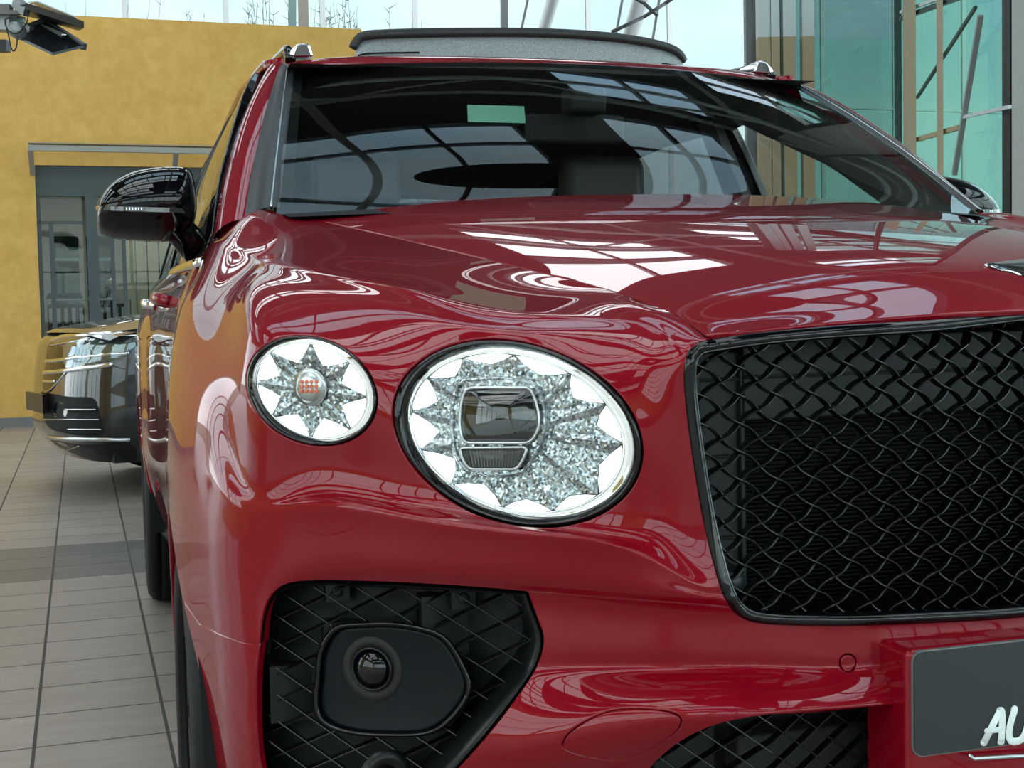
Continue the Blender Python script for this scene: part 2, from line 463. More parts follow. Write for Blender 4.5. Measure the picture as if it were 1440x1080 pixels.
c7 = [(-.950,.55,.36),(-.955,.55,.47),(-.957,.54,.57),(-.957,.53,.65),(-.957,.52,.72),(-.956,.515,.75),(-.953,.515,.80),(-.948,.52,.85),(-.944,.52,.875),(-.935,.54,.97),(-.917,.62,1.04),(-.893,.73,1.088),(-.847,.87,1.143),(-.783,1.03,1.188),SH[8]]
c8 = [(-.985,.68,.36),(-.985,.68,.47),(-.984,.67,.57),(-.983,.66,.65),(-.982,.66,.72),(-.981,.66,.75),(-.979,.66,.80),(-.976,.66,.85),(-.974,.66,.875),(-.966,.70,.97),(-.948,.78,1.045),(-.925,.88,1.095),(-.872,1.0,1.164),(-.808,1.16,1.228),SH[9]]
c9 = [(-.988,.95,.36),(-.988,.95,.47),(-.988,.95,.57),(-.988,.95,.65),(-.988,.95,.72),(-.988,.95,.75),(-.987,.95,.80),(-.986,.95,.85),(-.985,.95,.875),(-.978,.97,.97),(-.960,1.02,1.05),(-.938,1.08,1.10),(-.885,1.17,1.186),(-.82,1.29,1.243),PY(388,299,1.40)]
c10= [(-.965,1.45,.36),(-.968,1.45,.47),(-.97,1.45,.57),(-.97,1.45,.65),(-.968,1.45,.72),(-.967,1.45,.75),(-.964,1.45,.80),(-.960,1.45,.85),(-.957,1.45,.875),(-.945,1.45,.97),(-.930,1.45,1.05),(-.915,1.45,1.11),(-.885,1.46,1.188),(-.835,1.48,1.245),PY(362,297,1.50)]
c6b = [Vector(a).lerp(Vector(b), .30)+Vector((-.004,-.007,0))*(1 if i < 8 else .4 if i == 8 else 0) for i, (a, b) in enumerate(zip(c6, c7))]
colsF = [colm0,colm1,colm2,m3,c0,c1,c1b,c2,c3,c4,c5,c6,c6b,c7,c8,c9,c10]
for c_ in (colm0, colm1, colm2):
    for i_ in range(9): c_[i_] = (c_[i_][0], c_[i_][1], m3[i_].z if i_ != 2 else m3[i_].z-.003)
GF = [[colsF[j][i] for j in range(len(colsF))] for i in range(15)]
def chord(i, j, t): return [tuple(Vector(a).lerp(Vector(b), t)) for a, b in zip(GF[i], GF[j])]
GF = GF[:3]+[chord(3,2,.22), GF[3], chord(3,4,.16)]+GF[4:7]+[chord(7,6,.16), GF[7]]+GF[8:12]+[chord(12,11,.18), GF[12], chord(12,13,.16)]+GF[13:]
F_ = Surf(GF, 420, 300)
F_flip = F_.N[180, 200, 1] > 0
if F_flip: F_.N = -F_.N
# hood: rows from the grille edge back to the windscreen, columns from the shut line to the centre
def shut(y):
    for a, b in zip(SH, SH[1:]):
        if a.y <= y <= b.y: t = (y-a.y)/(b.y-a.y); return a.lerp(b, t)
    return SH[-1]
def hrow(y, ycs, zs, xs):
    s = shut(y); return [tuple(s)]+[(x, yy, z) for x, yy, z in zip(xs, ycs, zs)]
fr = [(-.50,.07,1.045)]
def hz_(y):
    """height of the bonnet on its centre line"""
    return float(_nat(np.array([-.01,.03,.10,.20,.41,.66,.90,1.12,1.2]), np.array([[1.040],[1.063],[1.092],[1.121],[1.163],[1.203],[1.240],[1.273],[1.285]]), np.array([y]))[0, 0])
hood_rows = [[tuple(SH[0]), PY(1060,464,.045), PY(1160,455,.03), PY(1300,444,.012), (-.12,.0,1.043), (0,0,1.044)]]
for ys_, yc_ in ((.095,.025),(.145,.08),(.25,.20),(.45,.41),(.70,.66),(.98,.88),(1.22,1.03),(1.38,1.12)):
    sp_ = shut(ys_); zc_ = hz_(yc_); row_ = []
    for f_ in (1.0,.86,.68,.47,.24,0):
        g_ = 1-abs(f_)**(2.0+.3*min(1, ys_)); row_.append((sp_.x*f_, yc_+(sp_.y-yc_)*f_**2, sp_.z+(zc_-sp_.z)*g_))
    hood_rows.append(row_)
hood_rows = [[tuple(p) for p in r]+[(-r[j][0], r[j][1], r[j][2]) for j in range(4, -1, -1)] for r in hood_rows]
H_ = Surf(hood_rows, 400, 220)
if H_.N[100, 100, 2] < 0: H_.N = -H_.N
def sm2(pts, n, closed=False):
    return [(p.x, p.y) for p in spline([(a, b, 0) for a, b in pts], n, closed)]
def ell(cx, cy, W, Hh, c, k=1.0, n=96):
    """ellipse from its half width, half height and covariance"""
    a = W*k; l21 = c/W*k; l22 = math.sqrt(Hh*Hh-(c/W)**2)*k
    return [(cx+a*math.cos(t), cy+l21*math.cos(t)+l22*math.sin(t)) for t in (2*PI*i/n for i in range(n))]
# grille opening (image outline, cast on the body surface)
gr_left = sm2([(1003,479),(985,483),(971,494),(964,515),(965,560),(975,640),(990,730),(1004,790),(1016,830),(1030,856),(1050,871),(1080,877),(1108,878.6)], 60)
seam_r = [(1030,856),(1000,852),(950,848),(880,843),(800,837),(742,833)]
fog_top = sm2([(742,833),(700,829),(600,822),(500,818),(430,818),(398,824),(378,842),(368,870),(364,905)], 40)
fog_rest = sm2([(742,833),(752,860),(763,890),(764,905),(758,930),(735,968),(700,1015),(650,1075),(622,1100),(585,1118)], 40)+sm2([(585,1118),(480,1125),(400,1120),(374,1105),(362,1070),(358,1020),(358,960),(361,925),(364,905)], 40)
UVG = F_.hits(gr_left); uv_corner_i = min(range(len(gr_left)), key=lambda i: math.hypot(gr_left[i][0]-1030, gr_left[i][1]-856))
UVS = F_.hits(dens(seam_r, 8, False)); UVFT = F_.hits(fog_top); UVFR = F_.hits(fog_rest)
def F3(x, y, z, d=(1,0,0)): return F_.cast(Vector((x, y, z)), d)
# grille bottom toward the centre, on the body surface
UVGB = F_.hits([(1140,879.3),(1180,879.6),(1230,878.6),(1290,876.3),(1350,873.3),(1400,870.6)])
_zb = F_.at(*UVGB[-1])[0].z; UVGB += [F_.cast((x, -1, _zb), (0, 1, 0)) for x in (-.10, -.07, -.035, -.002)]
# flank: seam and wheel arch
WY, WZ, WR = .935, .365, .425
def flank(y, z): return F_.cast((-2, y, z), (1, 0, 0))
arch = [(WY+WR*math.cos(t), WZ+WR*math.sin(t)) for t in np.linspace(PI+.0, 0, 60)]
arch = [(y, z) for y, z in arch if z >= .364]
UVA = [flank(y, z) for y, z in arch]
ia = min(range(20), key=lambda i: abs(arch[i][1]-.675))
seam_l3 = [flank(y, z) for y, z in ((.44,.672),(.48,.676))]
UVSL = [UVFT[-1]]+F_.hits([(345,904),(325,898),(300,888),(280,878)])+[UVA[ia]]
uG = UVG[:uv_corner_i+1]
fender_poly = [(q[0], 1.0) for q in [F_.near(SH[0])]]
vtop = fender_poly[0][0]
fender_poly = [(vtop, 1.0)]+uG+UVS[1:]+UVFT[1:]+UVSL[1:]+UVA[ia+1:]+[(UVA[-1][0], 0.0), (1.0, 0.0), (1.0, 1.0)]
bumper_poly = [(0.0, UVGB[-1][1])]+list(reversed(UVGB))+list(reversed(UVG[uv_corner_i+1:]))+[UVG[uv_corner_i]]+UVS[1:]+UVFR[1:]+UVSL[1:]+list(reversed(UVA[1:ia]))+[(UVA[0][0], 0.0), (0.0, 0.0)]
LAMP = dict(cx=727.5, cy=608.5, W=176.5, Hh=132.5, c=4765)
LAMS = dict(cx=437.5, cy=549, W=92.5, Hh=78.5, c=1280)
UVL = F_.hits(ell(**LAMP)); UVL2 = F_.hits(ell(**LAMS))
low_loop = sm2([(905,1092),(925,1070),(960,1042),(1005,1021),(1060,1008),(1130,999),(1200,994),(1275,990)], 40)+[(1300,992),(1310,1060),(1315,1140),(1200,1175),(1050,1180),(950,1160),(912,1130),(903,1108)]
UVLOW = F_.hits(low_loop)
tow_loop = sm2([(790,1050),(796,1034),(820,1015),(852,1000),(885,995),(925,997),(950,1003),(959,1014),(952,1030),(930,1046),(905,1062),(875,1071),(840,1069),(805,1061)], 60, True)
UVTOW = F_.hits(tow_loop)
sens_loop = ell(1193, 932, 12.5, 12.5, 0, 1, 24)
UVSEN = F_.hits(sens_loop)
car = empty('luxury_suv', (0, 1.9, 0), 'glossy red luxury SUV with oval lit headlamps and black mesh grille', 'car')
def CP(o):
    """parent to the car, keeping world coordinates"""
    o.parent = car; o.matrix_parent_inverse = Matrix.Translation((0, -1.9, 0)); return o
def PP(mb, name, mat, parent=None, **k):
    o = mb.build(name, mat, parent, **k)
    return o if parent is not None else CP(o)
def MO(mb): 
    m = MB(); m.v = [Vector(p) for p in mb.v]; m.f = list(mb.f); m.sm = list(mb.sm); return m.mirror()
def twice(mb): 
    m = MO(mb); n = len(mb.v); mb.v += m.v; mb.f += [tuple(i+n for i in f) for f in m.f]; mb.sm += m.sm; return mb
# ---- painted panels
hood_o = CP(panel_obj('hood', H_, [(0,0),(1,0),(1,1),(0,1)], [], PAINT, None, gap=.0030, flange=.006, fl_in=.0025))
bump_o = CP(panel_obj('front_bumper', F_, bumper_poly, [UVLOW, UVTOW, UVSEN], PAINT, None, both=True, gap=.0016, flange=.012, fl_in=.006))
fend = []
for mir in (False, True):
    fend.append(CP(panel_obj('front_fender', F_, fender_poly, [UVL, UVL2], PAINT, None, mirror=mir, gap=.0018, flange=.018, fl_in=.004)))
    CP(panel_obj('tow_cover', F_, UVTOW, [], PAINT, None, mirror=mir, gap=.0026, flange=.01))
    CP(panel_obj('parking_sensor', F_, UVSEN, [], PAINT, None, mirror=mir, gap=.0026, flange=.012))
# black strips added as shade in the shut lines, boxes blocking see-through
core = MB()
def strip_under(S, uvs, w, dep):
    P = []
    for i, q in enumerate(uvs):
        p, n = S.at(*q); a, _ = S.at(*uvs[max(i-1, 0)]); b, _ = S.at(*uvs[min(i+1, len(uvs)-1)])
        t = (b-a).normalized(); s = n.cross(t)
        P.append([p-n*dep-s*w, p-n*(dep+.004), p-n*dep+s*w])
    return P
core.grid(strip_under(F_, [(u, 1.0) for u in np.linspace(vtop+.035, .98, 60)], .022, .022))
core.grid(strip_under(F_, UVS, .016, .018)); core.grid(strip_under(F_, UVTOW+[UVTOW[0]], .014, .012)); core.grid(strip_under(F_, UVSEN+[UVSEN[0]], .006, .012))
core.grid(strip_under(F_, UVSL, .016, .018))
twice(core)
core.box((-.60,.42,.25),(.60,1.2,.93)); core.box((-.62,1.2,.25),(.62,1.7,1.08)); core.box((-.70,.62,.60),(.70,1.3,1.0))
PP(core, 'gap_shade_backing', MATBLK)
# ---- grille
def gy(x, z):
    """depth of the grille plane"""
    q = F_.cast((x, -1, z), (0, 1, 0)); return F_.at(*q)[0].y if q else .05
gl = [F_.at(*q)[0] for q in UVG]                       # left edge, top to bottom
gb_ = [F_.at(*q)[0] for q in UVGB]
topg = [PY(*p) for p in ((1310,450.5,.010),(1200,457.5,.016),(1100,466,.028),(1045,472.5,.038),(1020,476.5,.045))]
tl = [Vector((0, .012, topg[0].z+.011)), Vector((-.06, .012, topg[0].z+.0105)), Vector((-.13,.013,topg[0].z+.007))]+topg
half = tl+gl+gb_+[Vector((0, gb_[-1].y, gb_[-1].z))]
hs = spline(half[::1], 220)
hs[0].x = 0; hs[-1].x = 0
ring = hs+[Vector((-p.x, p.y, p.z)) for p in reversed(hs[1:-1])]
gc = Vector((0, .04, .87))
def fr_prof(w, d): return [(0,-d),(0,0),(-w*.15,.003),(-w*.5,.0045),(-w*.85,.003),(-w,0),(-w,-d)]
fm = MB(); n = len(ring); vs = []; prof = [(0,-.03),(-.001,.0),(.001,.0035),(.006,.006),(.011,.0035),(.0125,-.001),(.013,-.03)]
inn = []
for i, p in enumerate(ring):
    d = (ring[(i+1) % n]-ring[i-1]).normalized(); out = Vector((0,-1,0)); side = out.cross(d).normalized()
    if side.dot(gc-p) < 0: side = -side
    for a, b in prof: vs.append(p+side*a+out*b)
    inn.append(p+side*.010)
k = len(prof); fs = [(i*k+j, i*k+j+1, ((i+1) % n)*k+j+1, ((i+1) % n)*k+j) for i in range(n) for j in range(k-1)]
fm.add(vs, fs, True)
grille = PP(fm, 'grille_frame', GLOSSBLK)
fl2 = MB()
for i in range(n): pass
fl2.tube([p+Vector((0,-.004,0)) for p in inn], .0012, 5, closed=True)
PP(fl2, 'grille_frame_bead', bsdf('bead', (.10,.11,.11), rough=.15, metal=1), grille)
poly_g = [(p.x, p.z) for p in inn]
def clip_line(p0, d, poly):
    """intervals of the line p0+t*d inside the polygon"""
    ts = []; n = len(poly)
    for i in range(n):
        a = poly[i]; b = poly[(i+1) % n]; ex, ez = b[0]-a[0], b[1]-a[1]
        den = d[0]*ez-d[1]*ex
        if abs(den) < 1e-12: continue
        t = ((a[0]-p0[0])*ez-(a[1]-p0[1])*ex)/den; s = ((a[0]-p0[0])*d[1]-(a[1]-p0[1])*d[0])/den
        if 0 <= s < 1: ts.append(t)
    ts.sort(); return [(ts[i], ts[i+1]) for i in range(0, len(ts)-1, 2)]
def lattice(poly, yf, px_, pz_, x0, z0, wid, dep, wave=0.0, weave=0.0, hole=None, off=.012, samples=6):
    mb = MB(); L = math.hypot(px_, pz_)/2
    xs = [p[0] for p in poly]; zs = [p[1] for p in poly]; ext = max(xs)-min(xs)+max(zs)-min(zs)
    for fam in (1, -1):
        d = (px_/math.hypot(px_, pz_), fam*pz_/math.hypot(px_, pz_)); nn = (-d[1], d[0])
        K = int(ext/px_)+6
        for k in range(-K, K):
            p0 = (x0+k*px_, z0)
            for t0, t1 in clip_line(p0, d, poly):
                segs = [(t0, t1)]
                if hole:
                    hh = clip_line(p0, d, hole)
                    for a, b in hh:
                        ns_ = []
                        for c, e in segs:
                            if b <= c or a >= e: ns_.append((c, e)); continue
                            if a > c: ns_.append((c, a))
                            if b < e: ns_.append((b, e))
                        segs = ns_
                for a, b in segs:
                    if b-a < .004: continue
                    m = max(2, int((b-a)/L*samples)); pts = []
                    for i in range(m+1):
                        t = a+(b-a)*i/m; ph = PI*t/L
                        w = wave*math.sin(ph); x = p0[0]+d[0]*t+nn[0]*w; z = p0[1]+d[1]*t+nn[1]*w
                        pts.append(Vector((x, yf(x, z)+off+weave*fam*math.cos(ph), z)))
                    mb.sweep(pts, [(-wid/2,-dep),(-wid/2,0),(-wid*.25,wid*.4),(wid*.25,wid*.4),(wid/2,0),(wid/2,-dep)], ups=(0,-1,0), closeprof=True, sm=False)
    return mb
# fast height field of the grille plane
_gx = np.linspace(-.56, .0, 15); _gz = np.linspace(.70, 1.05, 8)
_gt = [[gy(x, z) for x in _gx] for z in _gz]
def gyf(x, z):
    x = -abs(x); a = min(max((x+.56)/.56*14, 0), 13.999); b = min(max((z-.70)/.35*7, 0), 6.999)
    i = int(b); j = int(a); a -= j; b -= i
    return (_gt[i][j]*(1-a)+_gt[i][j+1]*a)*(1-b)+(_gt[i+1][j]*(1-a)+_gt[i+1][j+1]*a)*b
mesh_m = bsdf('grille_black', (.003,.0035,.004), rough=.22, spec=.45)
PP(lattice(poly_g, gyf, .0385, .0300, .0, .90, .0022, .012, wave=.0019, weave=.002), 'grille_mesh', mesh_m, grille)
# behind the mesh: duct panels, crash beam and radiator
DUCT = bsdf('duct_plastic', (.038,.045,.045), rough=.5)
db = MB()
db.box((-.40,.10,.93),(.40,.15,1.02))
for s_ in (-1, 1):
    db.box((min(s_*.475,s_*.395),.115,.72),(max(s_*.475,s_*.395),.16,1.005))
    for x in (.452,.399): db.box((s_*x-.003,.105,.73),(s_*x+.003,.125,1.0))
    for z in (.80,.89,.975): db.box((min(s_*.47,s_*.40),.108,z-.002),(max(s_*.47,s_*.40),.12,z+.002))
db.box((-.40,.094,.975),(.40,.11,.979))
PP(db, 'air_duct', DUCT, grille, bevel=.003)
rb = MB(); rb.box((-.41,.19,.70),(.41,.20,.96))
for i in range(52): z = .702+i*.0050; rb.box((-.41,.176,z),(.41,.19,z+.0014))
PP(rb, 'radiator', bsdf('radiator_fins', (.004,.0045,.006), rough=.5, spec=.2), grille)
rp = MB(); rp.tube([(-.385,.165,.72),(-.385,.165,.97)], .008); rp.lathe([(.0,0),(.018,0),(.018,.03),(.012,.035),(.012,.05),(0,.05)], (-.43,.112,.760), (0,-1,0), 20)
PP(rp, 'duct_fitting', DARKPL, grille)
# ---- lower intake
low3 = [F_.at(*q)[0] for q in UVLOW]; lowp = [(p.x, p.z) for p in low3]
def lyf(x, z): return .03+max(0, (-x-.40))*.45+max(0, (x-.40))*.45
lat = lattice(lowp, lyf, .0400, .0300, .012, .60, .0022, .010, off=.012)
for x0, x1 in ((-.58, .58),):
    pass
li = PP(lat, 'lower_grille_mesh', mesh_m); PP(MO(lat), 'lower_grille_mesh', mesh_m)
lb = MB(); lb.box((-.55,.16,.40),(.55,.18,.66)); lb.tube([(-.42,.10,.625),(-.25,.10,.628)], .024, 16); lb.box((-.42,.085,.50),(-.24,.12,.585)); lb.box((-.50,.13,.36),(-.425,.15,.62))
PP(lb, 'intake_duct', bsdf('foam_duct', (.035,.036,.036), rough=.8, bump=(90,.8,.004)), li, bevel=.004)
bl = MB(); bl.box((-.42,.17,.34),(.42,.24,.40)); PP(bl, 'air_dam', SATBLK)
# ---- side intake with sensor pod
fog_all = [F_.at(*q)[0] for q in UVFR+list(reversed(UVFT))[1:-1]]
fogp = [(p.x, p.z) for p in fog_all]
cxz = (sum(p[0] for p in fogp)/len(fogp), sum(p[1] for p in fogp)/len(fogp))
def fyf(x, z): return float(np.interp(-x, [.56,.645,.76,.842,.912,.95], [.106,.168,.262,.335,.402,.46]))+.004
pod_px = [(437,310),(480,290),(580,284),(700,283),(850,310),(930,350),(990,440),(1030,530),(1028,590),(960,690),(880,750),(780,770),(660,770),(560,765),(430,735),(375,690),(360,640),(363,570),(370,500),(382,400)]
pod_px = [(320+x/3, 780+y/3) for x, y in pod_px]
def fogp3(px, py, off=0.0):
    """image point on the slanted face of the side intake"""
    r = ray(px, py); lo, hi = 1.0, 3.0
    for _ in range(40):
        m = (lo+hi)/2; p = CAM+r*m
        if p.y-fyf(p.x, p.z)-off < 0: lo = m
        else: hi = m
    return CAM+r*lo
pod_c = (552, 957)
def podloop(k, off, n=80): return [fogp3(pod_c[0]+(x-pod_c[0])*k, pod_c[1]+(y-pod_c[1])*k, off) for x, y in sm2(pod_px, n, True)]
hole_p = [(p.x, p.z) for p in podloop(1.0, .012, 40)]
for mir in (False, True):
    lt = lattice(fogp, fyf, .0500, .0330, -.75, .64, .0020, .009, off=.020, hole=hole_p)
    rim = MB(); nn = len(fog_all); fc = Vector((cxz[0], .26, cxz[1]))
    R = []
    for i, p in enumerate(fog_all):
        c = Vector((fc.x-p.x, 0, fc.z-p.z)).normalized(); b = Vector((0,1,0))
        R.append([p+b*.0015+c*.0030, p+b*.006+c*.0065, p+b*.018+c*.007, p+b*.05+c*.004, p+b*.10])
    R.append(R[0]); rim.grid(R)
    bk = MB(); bk.grid([[Vector((x, max(fyf(x, z), .15)+.06+(.05 if abs(z-.6) > .17 else 0), z)) for z in np.linspace(.36,.765,8)] for x in np.linspace(-.915,-.57,10)])
    for x, z in ((-.80,.66),(-.86,.60),(-.70,.70)): bk.box((x-.03,fyf(x,z)+.04,z-.04),(x+.03,fyf(x,z)+.07,z+.03))
    for (px, py) in ((475,832),(652,841)):
        q = fogp3(px, py, .03); bk.box((q.x-.014, q.y, q.z-.012),(q.x+.014, q.y+.02, q.z+.012)); bk.lathe([(0,.006),(.006,.006),(.007,0)], q, (0,-1,0), 16)
    ring_ = MB(); prof = [(1.0,.028),(1.0,.006),(.985,-.002),(.96,-.004),(.93,.000),(.915,.006),(.90,.012)]
    L = [podloop(k, o) for k, o in prof]; ring_.grid([[L[i][j] for i in range(len(L))] for j in list(range(80))+[0]])
    plate = MB(); prof = [(.905,.010),(.895,.0085),(.86,.009),(.5,.012),(.2,.013),(.02,.013)]
    L = [podloop(k, o) for k, o in prof]; plate.grid([[L[i][j] for i in range(len(L))] for j in list(range(80))+[0]])
    sc = fogp3(524, 940, .010); sn = Vector((-.60,-.80,.0)).normalized()
    cone = MB().lathe([(.0385,-.002),(.0375,.002),(.026,.001),(.0255,-.006)], sc, sn, 48)
    lensr = MB().lathe([(.0265,-.004),(.0262,.003),(.0245,.005),(.0228,.003),(.0225,-.008)], sc, sn, 48)
    dome = MB().lathe([(.0225,-.004),(.0215,.001),(.018,.006),(.012,.010),(.006,.0118),(.0001,.012)], sc, sn, 48)
    q = fogp3(538, 1082, .02); bolt = MB().lathe([(.030,.02),(.028,.026),(.014,.026),(.012,.012),(.0001,.010)], q, (0,-1,0), 32)
    if mir: lt, rim, bk, ring_, plate, cone, lensr, dome, bolt = (m.mirror() for m in (lt, rim, bk, ring_, plate, cone, lensr, dome, bolt))
    base = PP(rim, 'side_intake', SATBLK)
    PP(lt, 'side_intake_mesh', mesh_m, base); PP(bk, 'intake_backing', bsdf('intake_backing', (.007,.009,.010), rough=.5, spec=.3), base)
    PP(bolt, 'fixing_boss', SATBLK, base)
    pod = PP(ring_, 'sensor_pod', GLOSSBLK)
    PP(plate, 'pod_plate', bsdf('satin_plate', (.003,.006,.008), rough=.42, spec=.2), pod); PP(cone, 'sensor_collar', bsdf('collar', (.020,.020,.018), rough=.6, spec=.3), pod)
    PP(lensr, 'sensor_rim', SATBLK, pod); PP(dome, 'sensor_lens', GLOSSBLK, pod)
# ---- number plate on its painted bracket
br = MB(); br.box((-.285,-.0325,.47),(.285,.05,.697)); bracket = PP(br, 'plate_bracket', PAINT, bevel=.008, seg=3)
def plate_shape(x0, x1, z0, z1, r, y, t):
    pts = []
    for cx, cz, a in ((x1-r, z1-r, 0), (x0+r, z1-r, 90), (x0+r, z0+r, 180), (x1-r, z0+r, 270)):
        for k in range(9): t_ = math.radians(a+90*k/8); pts.append(Vector((cx+r*math.cos(t_), y, cz+r*math.sin(t_))))
    return MB().poly(pts, (0, t, 0))
PLX0 = PY(1286, 990, -.036).x; plz1 = PY(1300, 917, -.036).z; plz0 = PY(1300, 1063, -.036).z
pl = PP(plate_shape(PLX0-.0012, -PLX0+.0012, plz0-.0012, plz1+.0012, .012, -.0345, .006), 'number_plate', bsdf('plate_edge', (.30,.32,.32), rough=.3, metal=.6))
PP(plate_shape(PLX0, -PLX0, plz0, plz1, .011, -.0362, .003), 'plate_face', bsdf('plate_face', (.024,.028,.030), rough=.42), pl)
tx = MB()
def stroke(pts, r=.0042):
    q = spline([PY(x, y, -.0372) for x, y in pts], 14) if len(pts) > 2 else [PY(x, y, -.0372) for x, y in pts]
    tx.sweep(q, [(r*math.cos(2*PI*i/12), .0008*math.sin(2*PI*i/12)) for i in range(12)], ups=(0,-1,0))
    for p in (q[0], q[-1]): tx.lathe([(r,-.0008),(r*.96,.0002),(.0001,.0005)], p, (0,-1,0), 16)
stroke([(1384,1044),(1406,1000)]); stroke([(1406,1000),(1408,1000),(1408,1043)]); stroke([(1388,1028),(1407,1026)], .0030)
stroke([(1427,998),(1419,1028),(1421,1041),(1429,1043),(1438,1038),(1445,1020),(1449,998)])
PP(tx, 'plate_lettering', bsdf('white_lettering', (.86,.94,.92), rough=.6), pl)
cl_ = MB().tube([PY(1362,1061,-.040), PY(1369,1067,-.042), PY(1440,1063,-.042)]+[Vector((.12,-.042,PY(1440,1063,-.042).z))], .0022, 8)
PP(cl_, 'holder_lip', SATCHROME, pl)
# ---- winged badge on the nose
wing_t = [(1384,374),(1392,371),(1408,368),(1428,366),(1450,365),(1475,365),(1498,367)]
wing_b = [(1384,374),(1392,377),(1404,380),(1424,385),(1448,390),(1472,393),(1496,395)]
bw = MB(); T_ = spline([(a, b, 0) for a, b in wing_t], 25); Bo = spline([(a, b, 0) for a, b in wing_b], 25); G = []
for i in range(25):
    row = []
    for k in range(9):
        q = T_[i].lerp(Bo[i], k/8); uv = H_.hit(q.x, q.y)
        if uv is None: continue
        p, n = H_.at(*uv); row.append(p+n*(.0008+.0022*(1-(2*k/8-1)**2)+.0006*math.sin(k*3.1+i*.5)))
    G.append(row)
if all(len(r) == 9 for r in G): bw.grid(G); twice(bw)
p0, n0 = H_.at(.5, .16)
uvb = H_.near(Vector((0, .10, 1.09))); pb_, nb_ = H_.at(*uvb)
badge = PP(bw, 'winged_badge', CHROME); PP(MB().lathe([(.016,0),(.016,.003),(.013,.004),(.0125,.003),(.0001,.003)], pb_, nb_, 32), 'badge_roundel', GLOSSBLK, badge)
# ------------------------------------------------------------------ headlamps
def led_mat(name, st):
    m, nt, out = new_mat(name); e = nt.nodes.new('ShaderNodeEmission'); e.inputs[0].default_value = (.94,1,.97,1); e.inputs[1].default_value = st
    link(nt, e.outputs[0], out.inputs[0]); return m
def crystal_mat(name, sc=130.0):
    m, nt, out = new_mat(name); b = nt.nodes.new('ShaderNodeBsdfPrincipled'); tc = nt.nodes.new('ShaderNodeTexCoord')
    v = nt.nodes.new('ShaderNodeTexVoronoi'); v.inputs['Scale'].default_value = sc; link(nt, tc.outputs['Object'], v.inputs['Vector'])
    cr = nt.nodes.new('ShaderNodeValToRGB'); cr.color_ramp.elements[0].color = (.13,.16,.18,1); cr.color_ramp.elements[1].color = (.66,.72,.74,1)
    sp = nt.nodes.new('ShaderNodeSeparateColor'); link(nt, v.outputs['Color'], sp.inputs[0]); link(nt, sp.outputs[0], cr.inputs[0])
    link(nt, cr.outputs[0], b.inputs['Base Color']); b.inputs['Metallic'].default_value = .9; b.inputs['Roughness'].default_value = .2
    # facets: tilt the normal per cell
    geo = nt.nodes.new('ShaderNodeNewGeometry'); vm = nt.nodes.new('ShaderNodeVectorMath'); vm.operation = 'MULTIPLY_ADD'
    vm.inputs[1].default_value = (.55,.55,.55); sub = nt.nodes.new('ShaderNodeVectorMath'); sub.operation = 'SUBTRACT'; sub.inputs[1].default_value = (.5,.5,.5)
    link(nt, v.outputs['Color'], sub.inputs[0]); link(nt, sub.outputs[0], vm.inputs[0]); link(nt, geo.outputs['Normal'], vm.inputs[2])
    nm = nt.nodes.new('ShaderNodeVectorMath'); nm.operation = 'NORMALIZE'; link(nt, vm.outputs[0], nm.inputs[0]); link(nt, nm.outputs[0], b.inputs['Normal'])
    link(nt, b.outputs[0], out.inputs[0]); return m
LED = led_mat('led_light', 1.3); LED2 = led_mat('led_soft', .42); CRYS = crystal_mat('cut_crystal', 380.0); CRYS2 = crystal_mat('fine_crystal', 330.0)
LENSG = glassy('lamp_lens', (.97,.99,.98), refl=1.0, ior=1.42)
